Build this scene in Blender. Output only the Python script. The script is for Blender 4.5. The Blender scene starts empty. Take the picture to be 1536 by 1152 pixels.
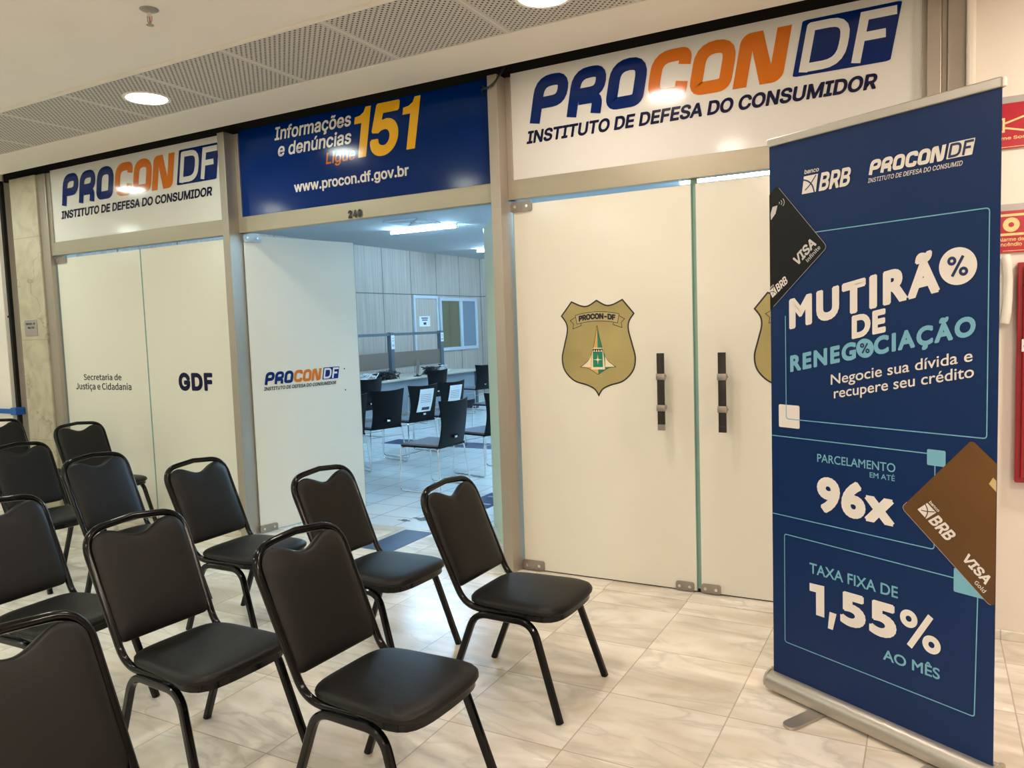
import bpy, bmesh, math, os
from mathutils import Vector, Matrix, geometry
PI = math.pi
SC = bpy.context.scene
COL = SC.collection

# ------------------------------------------------------------------ camera
F_PX, YAW, PITCH, ROLL, CAM_D, CAM_H = 1160.86, 0.498371, 0.0757969, -0.0340414, 4.2358, 1.55
cam = bpy.data.cameras.new('camera')
cam.sensor_width = 36.0
cam.lens = F_PX / 1536.0 * 36.0
cam.clip_start = 0.02
cam_o = bpy.data.objects.new('camera', cam)
COL.objects.link(cam_o)
fw = Vector((-math.sin(YAW), math.cos(YAW), 0)); rt = Vector((math.cos(YAW), math.sin(YAW), 0)); up = Vector((0, 0, 1))
f2 = fw * math.cos(PITCH) - up * math.sin(PITCH); u2 = up * math.cos(PITCH) + fw * math.sin(PITCH)
r3 = rt * math.cos(ROLL) + u2 * math.sin(ROLL); u3 = u2 * math.cos(ROLL) - rt * math.sin(ROLL)
cam_o.matrix_world = Matrix(((r3.x, u3.x, -f2.x, 0), (r3.y, u3.y, -f2.y, -CAM_D), (r3.z, u3.z, -f2.z, CAM_H), (0, 0, 0, 1)))
SC.camera = cam_o

# ------------------------------------------------------------------ world, exposure
w = bpy.data.worlds.new('world'); SC.world = w; w.use_nodes = True
w.node_tree.nodes['Background'].inputs[0].default_value = (1.0, 0.9, 0.78, 1)
w.node_tree.nodes['Background'].inputs[1].default_value = 0.05
vs = SC.view_settings
vs.view_transform = 'Standard'; vs.look = 'None'; vs.gamma = 1; vs.use_curve_mapping = False
vs.exposure = 2.33
LAMP_WARM = (1.0, 0.87, 0.76); LAMP_PALE = (0.90, 1.0, 0.90); LAMP_RIGHT = (1.0, 0.84, 0.70)
LAMP_POWER = 26.0
TUBE_COL = (0.42, 0.72, 1.0); TUBE_POWER = 50.0

# ------------------------------------------------------------------ materials
def lin(c):
    return tuple(((v / 255) / 12.92 if v / 255 <= 0.04045 else ((v / 255 + 0.055) / 1.055) ** 2.4) for v in c) + (1,)
def mat(name, col, rough=0.5, metal=0.0, spec=0.5, coat=0.0, coat_rough=0.05, noise=None, bump=None, emit=None, strength=1.0, trans=0.0):
    m = bpy.data.materials.new(name); m.use_nodes = True
    nt = m.node_tree; b = nt.nodes['Principled BSDF']
    c = col if len(col) == 4 else tuple(col) + (1,)
    b.inputs['Base Color'].default_value = c
    b.inputs['Roughness'].default_value = rough; b.inputs['Metallic'].default_value = metal
    b.inputs['Specular IOR Level'].default_value = spec
    b.inputs['Coat Weight'].default_value = coat; b.inputs['Coat Roughness'].default_value = coat_rough
    b.inputs['Transmission Weight'].default_value = trans
    if emit:
        b.inputs['Emission Color'].default_value = tuple(emit) + (1,); b.inputs['Emission Strength'].default_value = strength
    tc = nt.nodes.new('ShaderNodeTexCoord')
    if noise:
        sc, amt = noise[:2]; stretch = noise[2] if len(noise) > 2 else (1, 1, 1)
        mp = nt.nodes.new('ShaderNodeMapping'); mp.inputs['Scale'].default_value = stretch
        nt.links.new(tc.outputs['Object'], mp.inputs[0])
        n = nt.nodes.new('ShaderNodeTexNoise'); n.inputs['Scale'].default_value = sc; n.inputs['Detail'].default_value = 4
        nt.links.new(mp.outputs[0], n.inputs['Vector'])
        r = nt.nodes.new('ShaderNodeValToRGB')
        r.color_ramp.elements[0].position = 0.3; r.color_ramp.elements[1].position = 0.7
        r.color_ramp.elements[0].color = tuple(v * (1 - amt) for v in c[:3]) + (1,)
        r.color_ramp.elements[1].color = tuple(min(1, v * (1 + amt)) for v in c[:3]) + (1,)
        nt.links.new(n.outputs[0], r.inputs[0]); nt.links.new(r.outputs[0], b.inputs['Base Color'])
    if bump:
        n = nt.nodes.new('ShaderNodeTexNoise'); n.inputs['Scale'].default_value = bump[0]; n.inputs['Detail'].default_value = 3
        nt.links.new(tc.outputs['Object'], n.inputs['Vector'])
        bp = nt.nodes.new('ShaderNodeBump'); bp.inputs['Strength'].default_value = bump[1]; bp.inputs['Distance'].default_value = 0.002
        nt.links.new(n.outputs[0], bp.inputs['Height']); nt.links.new(bp.outputs[0], b.inputs['Normal'])
    return m

class NT:
    """small helper for writing node graphs"""
    def __init__(self, m): self.nt = m.node_tree; self.b = self.nt.nodes['Principled BSDF']
    def n(self, t, **k):
        x = self.nt.nodes.new(t)
        for a, v in k.items(): setattr(x, a, v)
        return x
    def l(self, a, b): self.nt.links.new(a, b)
    def m(self, op, a, b=None, c=None):
        x = self.nt.nodes.new('ShaderNodeMath'); x.operation = op
        for i, v in enumerate((a, b, c)):
            if v is None: continue
            if isinstance(v, (int, float)): x.inputs[i].default_value = v
            else: self.l(v, x.inputs[i])
        return x.outputs[0]
    def xyz(self):
        g = self.n('ShaderNodeNewGeometry'); s = self.n('ShaderNodeSeparateXYZ'); self.l(g.outputs['Position'], s.inputs[0])
        return g.outputs['Position'], s.outputs
    def line(self, v, period, off, width):
        """1 on thin joint lines every period"""
        t = self.m('DIVIDE', self.m('SUBTRACT', v, off), period)
        fr = self.m('FRACT', t)
        d = self.m('MINIMUM', fr, self.m('SUBTRACT', 1.0, fr))
        return self.m('LESS_THAN', d, width / period / 2), self.m('FLOOR', t)
    def mix(self, fac, a, b):
        x = self.n('ShaderNodeMix', data_type='RGBA')
        for i, v in ((0, fac), (6, a), (7, b)):
            if hasattr(v, 'links'): self.l(v, x.inputs[i])
            elif isinstance(v, (int, float)): x.inputs[i].default_value = v
            else: x.inputs[i].default_value = v
        return x.outputs[2]

def marble_floor():
    m = mat('marble_floor', (0.7, 0.62, 0.5), rough=0.22, spec=0.5); g = NT(m)
    P, s = g.xyz()
    lx, ix = g.line(s[0], 0.49, -1.178, 0.005); ly, iy = g.line(s[1], 0.484, -0.335, 0.005)
    cv = g.n('ShaderNodeCombineXYZ'); g.l(ix, cv.inputs[0]); g.l(iy, cv.inputs[1])
    wn = g.n('ShaderNodeTexWhiteNoise', noise_dimensions='3D'); g.l(cv.outputs[0], wn.inputs[0])
    off = g.n('ShaderNodeVectorMath', operation='MULTIPLY_ADD'); g.l(wn.outputs['Color'], off.inputs[0]); off.inputs[1].default_value = (9, 9, 9); g.l(P, off.inputs[2])
    rot = g.n('ShaderNodeMapping'); rot.inputs['Rotation'].default_value = (0, 0, 0.6); rot.inputs['Scale'].default_value = (1, 2.6, 1); g.l(off.outputs[0], rot.inputs[0])
    n1 = g.n('ShaderNodeTexNoise'); n1.inputs['Scale'].default_value = 2.2; n1.inputs['Detail'].default_value = 7; n1.inputs['Distortion'].default_value = 0.6; g.l(rot.outputs[0], n1.inputs['Vector'])
    n2 = g.n('ShaderNodeTexNoise'); n2.inputs['Scale'].default_value = 1.7; n2.inputs['Detail'].default_value = 5; n2.inputs['Distortion'].default_value = 0.7; g.l(rot.outputs[0], n2.inputs['Vector'])
    r = g.n('ShaderNodeValToRGB'); e = r.color_ramp
    e.elements[0].position = 0.34; e.elements[0].color = (0.65, 0.58, 0.47, 1); e.elements[1].position = 0.62; e.elements[1].color = (0.88, 0.83, 0.74, 1)
    g.l(n1.outputs[0], r.inputs[0])
    vein = g.m('ABSOLUTE', g.m('SUBTRACT', n2.outputs[0], 0.5))
    vr = g.n('ShaderNodeMapRange'); vr.inputs['From Min'].default_value = 0.0; vr.inputs['From Max'].default_value = 0.035; vr.inputs['To Min'].default_value = 0.42; vr.inputs['To Max'].default_value = 0.0; g.l(vein, vr.inputs[0])
    c1 = g.mix(vr.outputs[0], r.outputs[0], (0.50, 0.48, 0.42, 1))
    tv = g.m('MULTIPLY_ADD', wn.outputs['Value'], 0.10, 0.92)
    br = g.n('ShaderNodeHueSaturation'); g.l(c1, br.inputs['Color']); g.l(tv, br.inputs['Value'])
    j = g.m('MAXIMUM', lx, ly)
    g.l(g.mix(g.m('MULTIPLY', j, 0.55), br.outputs[0], (0.25, 0.19, 0.13, 1)), g.b.inputs['Base Color'])
    rr = g.m('MULTIPLY_ADD', n1.outputs[0], 0.22, 0.12); g.l(rr, g.b.inputs['Roughness'])
    return m
def tile_floor():
    m = mat('pale_tile_floor', (0.6, 0.63, 0.63), rough=0.3); g = NT(m)
    P, s = g.xyz()
    lx, ix = g.line(s[0], 0.332, -4.39, 0.010); ly, iy = g.line(s[1], 0.332, 0.835, 0.010)
    cv = g.n('ShaderNodeCombineXYZ'); g.l(ix, cv.inputs[0]); g.l(iy, cv.inputs[1])
    wn = g.n('ShaderNodeTexWhiteNoise', noise_dimensions='3D'); g.l(cv.outputs[0], wn.inputs[0])
    n1 = g.n('ShaderNodeTexNoise'); n1.inputs['Scale'].default_value = 5; g.l(P, n1.inputs['Vector'])
    v = g.m('ADD', g.m('MULTIPLY_ADD', wn.outputs['Value'], 0.08, 0.90), g.m('MULTIPLY', n1.outputs[0], 0.08))
    hs = g.n('ShaderNodeHueSaturation'); hs.inputs['Color'].default_value = (0.62, 0.66, 0.66, 1); g.l(v, hs.inputs['Value'])
    g.l(g.mix(g.m('MULTIPLY', g.m('MAXIMUM', lx, ly), 0.85), hs.outputs[0], (0.14, 0.15, 0.17, 1)), g.b.inputs['Base Color'])
    return m
def perforated():
    m = mat('perforated_white_plasterboard', (0.55, 0.52, 0.49), rough=0.8, spec=0.2); g = NT(m)
    P, s = g.xyz()
    a = 0.0345
    def dots(ox, oy):
        x = g.m('SUBTRACT', g.m('FRACT', g.m('DIVIDE', g.m('SUBTRACT', s[0], ox), a)), 0.5)
        y = g.m('SUBTRACT', g.m('FRACT', g.m('DIVIDE', g.m('SUBTRACT', s[1], oy), a)), 0.5)
        return g.m('LESS_THAN', g.m('ADD', g.m('MULTIPLY', x, x), g.m('MULTIPLY', y, y)), 0.175 ** 2)
    d = g.m('MAXIMUM', dots(-1.22, -0.6), dots(-1.22 + a / 2, -0.6 + a / 2))
    seam, _ = g.line(s[0], 0.692, -1.226, 0.05)
    edge = g.m('MAXIMUM', g.m('GREATER_THAN', s[1], -0.632), g.m('LESS_THAN', s[1], -1.247))
    d = g.m('MULTIPLY', d, g.m('SUBTRACT', 1.0, g.m('MAXIMUM', seam, edge)))
    s2, _ = g.line(s[0], 0.692, -1.226, 0.012)
    base = g.mix(s2, (0.55, 0.52, 0.49, 1), (0.66, 0.62, 0.57, 1))
    g.l(g.mix(d, base, (0.02, 0.02, 0.02, 1)), g.b.inputs['Base Color'])
    return m
def wood_wall():
    m = mat('pale_wood_wall_panels', (0.5, 0.48, 0.45), rough=0.55); g = NT(m)
    P, s = g.xyz()
    cv = g.n('ShaderNodeMapping'); cv.inputs['Scale'].default_value = (9, 9, 0.35); g.l(P, cv.inputs[0])
    n1 = g.n('ShaderNodeTexNoise'); n1.inputs['Scale'].default_value = 3.0; n1.inputs['Detail'].default_value = 5; g.l(cv.outputs[0], n1.inputs['Vector'])
    r = g.n('ShaderNodeValToRGB'); r.color_ramp.elements[0].position = 0.3; r.color_ramp.elements[0].color = (0.41, 0.34, 0.285, 1); r.color_ramp.elements[1].position = 0.68; r.color_ramp.elements[1].color = (0.53, 0.455, 0.39, 1); g.l(n1.outputs[0], r.inputs[0])
    lx, _ = g.line(g.m('ADD', s[0], s[1]), 0.91, 7.66 - 9.2, 0.018); lz, _ = g.line(s[2], 20.0, 2.235, 0.018)
    g.l(g.mix(g.m('MAXIMUM', lx, lz), r.outputs[0], (0.12, 0.11, 0.10, 1)), g.b.inputs['Base Color'])
    return m
def pillar_marble():
    m = mat('cream_marble_cladding', (0.6, 0.52, 0.4), rough=0.25); g = NT(m)
    P, s = g.xyz()
    n1 = g.n('ShaderNodeTexNoise'); n1.inputs['Scale'].default_value = 4; n1.inputs['Detail'].default_value = 7; n1.inputs['Distortion'].default_value = 1.5; g.l(P, n1.inputs['Vector'])
    r = g.n('ShaderNodeValToRGB'); r.color_ramp.elements[0].position = 0.35; r.color_ramp.elements[0].color = (0.44, 0.39, 0.28, 1); r.color_ramp.elements[1].position = 0.6; r.color_ramp.elements[1].color = (0.54, 0.49, 0.36, 1); g.l(n1.outputs[0], r.inputs[0])
    n2 = g.n('ShaderNodeTexNoise'); n2.inputs['Scale'].default_value = 1.6; n2.inputs['Detail'].default_value = 5; g.l(P, n2.inputs['Vector'])
    v = g.m('LESS_THAN', g.m('ABSOLUTE', g.m('SUBTRACT', n2.outputs[0], 0.52)), 0.004)
    lz, _ = g.line(s[2], 0.93, 1.565, 0.006)
    g.l(g.mix(g.m('MULTIPLY', g.m('MAXIMUM', v, lz), 0.5), r.outputs[0], (0.25, 0.2, 0.15, 1)), g.b.inputs['Base Color'])
    return m

M = dict(
    marble=marble_floor(), tile=tile_floor(), perf=perforated(), wood=wood_wall(), pillar=pillar_marble(),
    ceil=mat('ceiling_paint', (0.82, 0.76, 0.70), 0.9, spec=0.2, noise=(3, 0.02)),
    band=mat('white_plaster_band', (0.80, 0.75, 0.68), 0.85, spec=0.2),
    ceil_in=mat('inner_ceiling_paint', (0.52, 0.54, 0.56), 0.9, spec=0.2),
    wallp=mat('wall_paint', (0.82, 0.76, 0.68), 0.8, spec=0.3, noise=(2, 0.02)),
    black=mat('black_recess_paint', (0.012, 0.011, 0.010), 0.7, spec=0.2),
    frame=mat('champagne_aluminium', (0.42, 0.38, 0.32), 0.42, metal=0.6, noise=(6, 0.06, (1, 1, 0.15))),
    frame_h=mat('champagne_aluminium_rail', (0.42, 0.38, 0.29), 0.40, metal=0.6, noise=(6, 0.06, (0.15, 1, 1))),
    sign_w=mat('white_sign_sheet', (0.76, 0.75, 0.71), 0.12, spec=0.28),
    sign_b=mat('blue_sign_sheet', lin((0, 40, 108)), 0.13, spec=0.2),
    door=mat('cream_door_film', (0.77, 0.755, 0.66), 0.14, spec=0.4),
    gedge=mat('green_glass_edge', (0.25, 0.42, 0.36), 0.1, spec=0.6),
    navy=mat('navy_vinyl', lin((8, 38, 104)), 0.1, spec=0.32), navy_d=mat('dark_navy_vinyl', lin((14, 20, 58)), 0.1, spec=0.32),
    orange=mat('orange_vinyl', lin((214, 116, 30)), 0.1, spec=0.32), white=mat('white_vinyl', (0.78, 0.76, 0.74), 0.15),
    yellow=mat('yellow_vinyl', lin((248, 190, 40)), 0.12),
    blackv=mat('black_print', (0.015, 0.013, 0.013), 0.4),
    hinge=mat('brushed_steel', (0.36, 0.33, 0.30), 0.38, metal=0.85), screw=mat('polished_steel', (0.75, 0.73, 0.70), 0.2, metal=1.0),
    darkmetal=mat('worn_dark_metal', (0.035, 0.032, 0.030), 0.22, metal=0.4, noise=(18, 0.5, (1, 1, 0.2))),
    gold=mat('gold_print', (0.37, 0.31, 0.12), 0.3, noise=(2.2, 0.16)), gold2=mat('pale_gold_print', (0.43, 0.36, 0.19), 0.35),
    green=mat('green_print', lin((20, 128, 96)), 0.35), cream=mat('cream_print', lin((236, 222, 190)), 0.35), amber=mat('amber_print', lin((216, 172, 96)), 0.35),
    vinyl=mat('black_leatherette', (0.0065, 0.0058, 0.0053), 0.46, spec=0.28, bump=(160, 0.25)),
    paint=mat('gloss_black_tube', (0.002, 0.002, 0.002), 0.14, spec=0.28),
    rubber=mat('black_rubber', (0.012, 0.012, 0.012), 0.7),
    plastic=mat('black_plastic_shell', (0.002, 0.0025, 0.004), 0.42, spec=0.2), doorg=mat('green_tinted_glass_film', (0.50, 0.62, 0.50), 0.6, spec=0.1), greypad=mat('grey_seat_fabric', (0.20, 0.21, 0.25), 0.85, spec=0.2),
    chrome=mat('chrome', (0.82, 0.82, 0.82), 0.12, metal=1.0),
    ban=mat('blue_banner_print', lin((8, 40, 88)), 0.36, spec=0.25, bump=(3, 0.3)),
    ban_w=mat('white_banner_print', (0.74, 0.70, 0.66), 0.4), ban_c=mat('light_blue_banner_print', lin((112, 172, 196)), 0.4),
    ban_k=mat('black_banner_print', (0.005, 0.005, 0.005), 0.4, spec=0.25), ban_g=mat('bronze_banner_print', lin((92, 60, 18)), 0.4, noise=(2.5, 0.3)), ban_s=mat('silver_banner_print', (0.55, 0.53, 0.52), 0.35),
    ban_gold=mat('pale_gold_banner_print', lin((196, 176, 120)), 0.35), ban_e=mat('pale_edge_banner_print', (0.42, 0.40, 0.37), 0.4), ban_n=mat('dark_blue_banner_print', lin((8, 38, 84)), 0.38),
    alu=mat('satin_aluminium', (0.46, 0.43, 0.38), 0.36, metal=0.7),
    red=mat('red_sign', lin((176, 22, 44)), 0.18), redbox=mat('red_cabinet_paint', lin((150, 14, 30)), 0.3), redback=mat('grey_sign_border', (0.42, 0.40, 0.38), 0.12),
    lumi=mat('pale_yellow_sign_print', lin((232, 206, 140)), 0.3), abs_=mat('off_white_plastic', (0.80, 0.78, 0.70), 0.3),
    paper=mat('white_paper', (0.80, 0.82, 0.84), 0.7), ink=mat('dark_ink', (0.05, 0.05, 0.06), 0.7), ink_g=mat('grey_ink', (0.3, 0.32, 0.35), 0.7),
    greymetal=mat('blue_grey_metal', (0.11, 0.14, 0.17), 0.4, metal=0.2), greypanel=mat('grey_desk_panel', (0.30, 0.35, 0.40), 0.5), taupe=mat('taupe_screen_panel', (0.20, 0.15, 0.115), 0.6),
    desk=mat('beige_desk_top', (0.52, 0.47, 0.38), 0.4), cable=mat('black_cable', (0.012, 0.012, 0.012), 0.5), cablew=mat('pale_cable', (0.7, 0.72, 0.74), 0.5),
    navytape=mat('navy_floor_vinyl', lin((20, 42, 88)), 0.35, noise=(9, 0.35)), residue=mat('glue_residue', (0.10, 0.10, 0.10), 0.6),
    pane=mat('tinted_pane', (0.42, 0.52, 0.48), 0.05, trans=0.92), pane2=mat('frosted_grey_pane', (0.22, 0.27, 0.33), 0.25), leaf=mat('plant_leaf', (0.06, 0.16, 0.06), 0.5),
    winframe=mat('grey_white_window_frame', (0.55, 0.60, 0.66), 0.35), strap=mat('blue_webbing', lin((20, 92, 170)), 0.6),
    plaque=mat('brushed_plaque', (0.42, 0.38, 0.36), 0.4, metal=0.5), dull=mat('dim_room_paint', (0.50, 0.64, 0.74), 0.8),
    lampw=mat('lamp_lens_warm', (1, 1, 1), 0.4, emit=LAMP_WARM, strength=LAMP_POWER * 0.88), lampp=mat('lamp_lens_pale', (1, 1, 1), 0.4, emit=LAMP_PALE, strength=LAMP_POWER * 0.74), lampr=mat('lamp_lens_bright', (1, 1, 1), 0.4, emit=LAMP_RIGHT, strength=LAMP_POWER * 2.2),
    tube=mat('tube_light_lens', (1, 1, 1), 0.4, emit=TUBE_COL, strength=TUBE_POWER), ring=mat('lamp_trim', (0.75, 0.72, 0.66), 0.5),
)

nt_ = M['pane'].node_tree
tr_ = nt_.nodes.new('ShaderNodeBsdfTransparent'); tr_.inputs[0].default_value = (0.62, 0.78, 0.70, 1)
gl_ = nt_.nodes.new('ShaderNodeBsdfGlossy'); gl_.inputs['Roughness'].default_value = 0.05
mx_ = nt_.nodes.new('ShaderNodeMixShader'); mx_.inputs[0].default_value = 0.10
nt_.links.new(tr_.outputs[0], mx_.inputs[1]); nt_.links.new(gl_.outputs[0], mx_.inputs[2]); nt_.links.new(mx_.outputs[0], nt_.nodes['Material Output'].inputs[0])

# ------------------------------------------------------------------ mesh helpers
class MB:
    def __init__(self): self.v = []; self.f = []
    def add(self, v, f):
        k = len(self.v); self.v += [tuple(p) for p in v]; self.f += [tuple(i + k for i in q) for q in f]; return self
    def bm(self, bm):
        bm.verts.index_update(); return self.add([v.co[:] for v in bm.verts], [[v.index for v in f.verts] for f in bm.faces])
    def box(self, a, b, bev=0.0, seg=2, M4=None):
        bm = bmesh.new(); bmesh.ops.create_cube(bm, size=1)
        for v in bm.verts:
            v.co = Vector(((a[i] + b[i]) / 2 + v.co[i] * (b[i] - a[i])) for i in range(3))
        if bev: bmesh.ops.bevel(bm, geom=bm.edges[:], offset=bev, segments=seg, affect='EDGES', profile=0.5)
        if M4: bmesh.ops.transform(bm, matrix=M4, verts=bm.verts)
        self.bm(bm); bm.free(); return self
    def tube(self, path, r, n=10, square=False, caps=True, closed=False):
        P = [Vector(p) for p in path]; N = len(P); T = []
        for i in range(N):
            if closed: t = P[(i + 1) % N] - P[i - 1]
            else: t = P[min(i + 1, N - 1)] - P[max(i - 1, 0)]
            T.append(t.normalized())
        up_ = Vector((0, 0, 1)) if abs(T[0].z) < 0.9 else Vector((0, 1, 0))
        a = T[0].cross(up_).normalized(); rings = []
        for i in range(N):
            a = (a - T[i] * a.dot(T[i])).normalized(); b = T[i].cross(a); ring = []
            for k in range(n):
                th = 2 * PI * (k + 0.5) / n; c, s = math.cos(th), math.sin(th)
                if square:
                    q = (abs(c) ** 4.5 + abs(s) ** 4.5) ** (-1 / 4.5); c, s = c * q, s * q
                ring.append(P[i] + a * c * r + b * s * r)
            rings.append(ring)
        v = [p for ring in rings for p in ring]; f = []
        for i in range(N if closed else N - 1):
            j = (i + 1) % N
            for k in range(n): f.append((i * n + k, i * n + (k + 1) % n, j * n + (k + 1) % n, j * n + k))
        if caps and not closed: f.append(tuple(range(n - 1, -1, -1))); f.append(tuple((N - 1) * n + k for k in range(n)))
        return self.add(v, f)
    def lathe(self, prof, n=32, c=(0, 0, 0)):
        v = []; f = []
        for r, z in prof:
            for k in range(n): v.append((c[0] + r * math.cos(2 * PI * k / n), c[1] + r * math.sin(2 * PI * k / n), c[2] + z))
        for i in range(len(prof) - 1):
            for k in range(n): f.append((i * n + k, i * n + (k + 1) % n, (i + 1) * n + (k + 1) % n, (i + 1) * n + k))
        f.append(tuple(range(n - 1, -1, -1))); f.append(tuple((len(prof) - 1) * n + k for k in range(n)))
        return self.add(v, f)
    def rings(self, rs, cap0=True, cap1=True):
        n = len(rs[0]); v = [p for r in rs for p in r]; f = []
        for i in range(len(rs) - 1):
            for k in range(n): f.append((i * n + k, i * n + (k + 1) % n, (i + 1) * n + (k + 1) % n, (i + 1) * n + k))
        if cap0: f.append(tuple(range(n - 1, -1, -1)))
        if cap1: f.append(tuple((len(rs) - 1) * n + k for k in range(n)))
        return self.add(v, f)
    def prism(self, poly, fn, d0, d1):
        """poly of (u,v), fn(u,v,d) -> point, extruded from d0 to d1"""
        a = [Vector(fn(u, v, d0)) for u, v in poly]; b = [Vector(fn(u, v, d1)) for u, v in poly]; n = len(poly)
        k = len(self.v); self.v += [p[:] for p in a + b]
        tri = geometry.tessellate_polygon([[Vector((u, v, 0)) for u, v in poly]])
        for t in tri: self.f.append(tuple(k + i for i in t)); self.f.append(tuple(k + n + i for i in reversed(t)))
        for i in range(n): j = (i + 1) % n; self.f.append((k + i, k + j, k + n + j, k + n + i))
        return self
def fillet(pts, rads, seg=6):
    pts = [Vector(p) for p in pts]; out = [pts[0]]
    for i in range(1, len(pts) - 1):
        r = rads[i - 1] if isinstance(rads, (list, tuple)) else rads
        p, a, b = pts[i], (pts[i - 1] - pts[i]), (pts[i + 1] - pts[i])
        r = min(r, a.length * 0.48, b.length * 0.48)
        p0, p1 = p + a.normalized() * r, p + b.normalized() * r
        for k in range(seg + 1):
            t = k / seg; out.append(p0 * (1 - t) ** 2 + p * 2 * t * (1 - t) + p1 * t * t)
    out.append(pts[-1]); return out
def obj(name, mb, m, parent=None, smooth=False, loc=None):
    me = bpy.data.meshes.new(name); me.from_pydata(mb.v, [], mb.f)
    bm = bmesh.new(); bm.from_mesh(me); bmesh.ops.recalc_face_normals(bm, faces=bm.faces); bm.to_mesh(me); bm.free()
    me.materials.append(m)
    if smooth:
        me.shade_smooth()
        try: me.set_sharp_from_angle(angle=math.radians(38))
        except Exception: pass
    o = bpy.data.objects.new(name, me); COL.objects.link(o)
    if parent: o.parent = parent
    if loc: o.location = loc
    return o
def flat(name, mb, m, parent=None):
    """thin print: keep faces as they are"""
    me = bpy.data.meshes.new(name); me.from_pydata(mb.v, [], mb.f); me.materials.append(m)
    o = bpy.data.objects.new(name, me); COL.objects.link(o)
    if parent: o.parent = parent
    return o
def thing(name, label, cat, loc=(0, 0, 0), rotz=0, group=None):
    o = bpy.data.objects.new(name, None); COL.objects.link(o); o.empty_display_size = 0.1
    o.location = loc; o.rotation_euler = (0, 0, rotz); o['label'] = label; o['category'] = cat
    if group: o['group'] = group
    return o
def tag(o, label, cat, group=None):
    o['label'] = label; o['category'] = cat
    if group: o['group'] = group
    return o
def struct(name, mb, m, smooth=False):
    o = obj(name, mb, m, None, smooth); o['kind'] = 'structure'; return o
def struct_empty(name, loc=(0, 0, 0), rotz=0):
    o = bpy.data.objects.new(name, None); COL.objects.link(o); o.location = loc; o.rotation_euler = (0, 0, rotz); o['kind'] = 'structure'; return o
def part_label(o, s): o['label'] = s; return o
def dup(root, loc, rotz, label, group=None):
    r = root.copy(); COL.objects.link(r); r.location = loc; r.rotation_euler = (0, 0, rotz); r['label'] = label
    if group: r['group'] = group
    for ch in list(root.children):
        c = ch.copy(); COL.objects.link(c); c.parent = r
        for g in list(ch.children):
            d = g.copy(); COL.objects.link(d); d.parent = c
    return r

# ------------------------------------------------------------------ lettering
try:
    SANS = bpy.data.fonts.load(os.path.join(bpy.utils.system_resource('DATAFILES', path='fonts'), 'Inter.woff2'))
except Exception:
    SANS = None
try:
    PLAIN = bpy.data.fonts.load(os.path.join(bpy.utils.system_resource('DATAFILES', path='fonts'), 'Noto Sans CJK Regular.woff2'))
except Exception:
    PLAIN = None
_cache = {}
def contours(body, font, track=1.0):
    key = (body, font, track)
    if key in _cache: return _cache[key]
    c = bpy.data.curves.new('text', 'FONT'); c.body = body; c.size = 1; c.space_character = track
    if font == 'sans' and SANS: c.font = SANS
    if font == 'plain' and PLAIN: c.font = PLAIN
    o = bpy.data.objects.new('text', c); COL.objects.link(o)
    bpy.context.view_layer.update()
    for x in bpy.context.selected_objects: x.select_set(False)
    bpy.context.view_layer.objects.active = o; o.select_set(True)
    bpy.ops.object.convert(target='CURVE')
    o = bpy.context.view_layer.objects.active
    polys = []
    for s in o.data.splines:
        bp = s.bezier_points; n = len(bp); pts = []
        if n == 0:
            pts = [Vector((q.co[0], q.co[1])) for q in s.points]
        for i in range(n):
            a, b = bp[i], bp[(i + 1) % n]
            p0, p1, p2, p3 = a.co.xy, a.handle_right.xy, b.handle_left.xy, b.co.xy
            ch = (p3 - p0); L = ch.length
            def dist(q): return abs(ch.x * (q - p0).y - ch.y * (q - p0).x) / L if L > 1e-9 else (q - p0).length
            pts.append(p0.copy())
            if max(dist(p1), dist(p2)) > 0.004:
                K = 5
                for k in range(1, K):
                    t = k / K; pts.append(p0 * (1 - t) ** 3 + p1 * 3 * t * (1 - t) ** 2 + p2 * 3 * t * t * (1 - t) + p3 * t ** 3)
        cl = []
        for q in pts:
            if not cl or (q - cl[-1]).length > 1e-5: cl.append(q)
        if len(cl) > 1 and (cl[0] - cl[-1]).length < 1e-5: cl.pop()
        if len(cl) > 2: polys.append(cl)
    data = o.data
    bpy.data.objects.remove(o); bpy.data.curves.remove(data)
    _cache[key] = polys
    return polys
def area(p): return sum(p[i].x * p[(i + 1) % len(p)].y - p[(i + 1) % len(p)].x * p[i].y for i in range(len(p))) / 2
def inside(q, p):
    r = False; n = len(p)
    for i in range(n):
        a, b = p[i], p[(i + 1) % n]
        if (a.y > q.y) != (b.y > q.y) and q.x < (b.x - a.x) * (q.y - a.y) / (b.y - a.y) + a.x: r = not r
    return r
def cap_height(font):
    ps = contours('H', font); ys = [q.y for p in ps for q in p]; return min(ys), max(ys)
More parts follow.
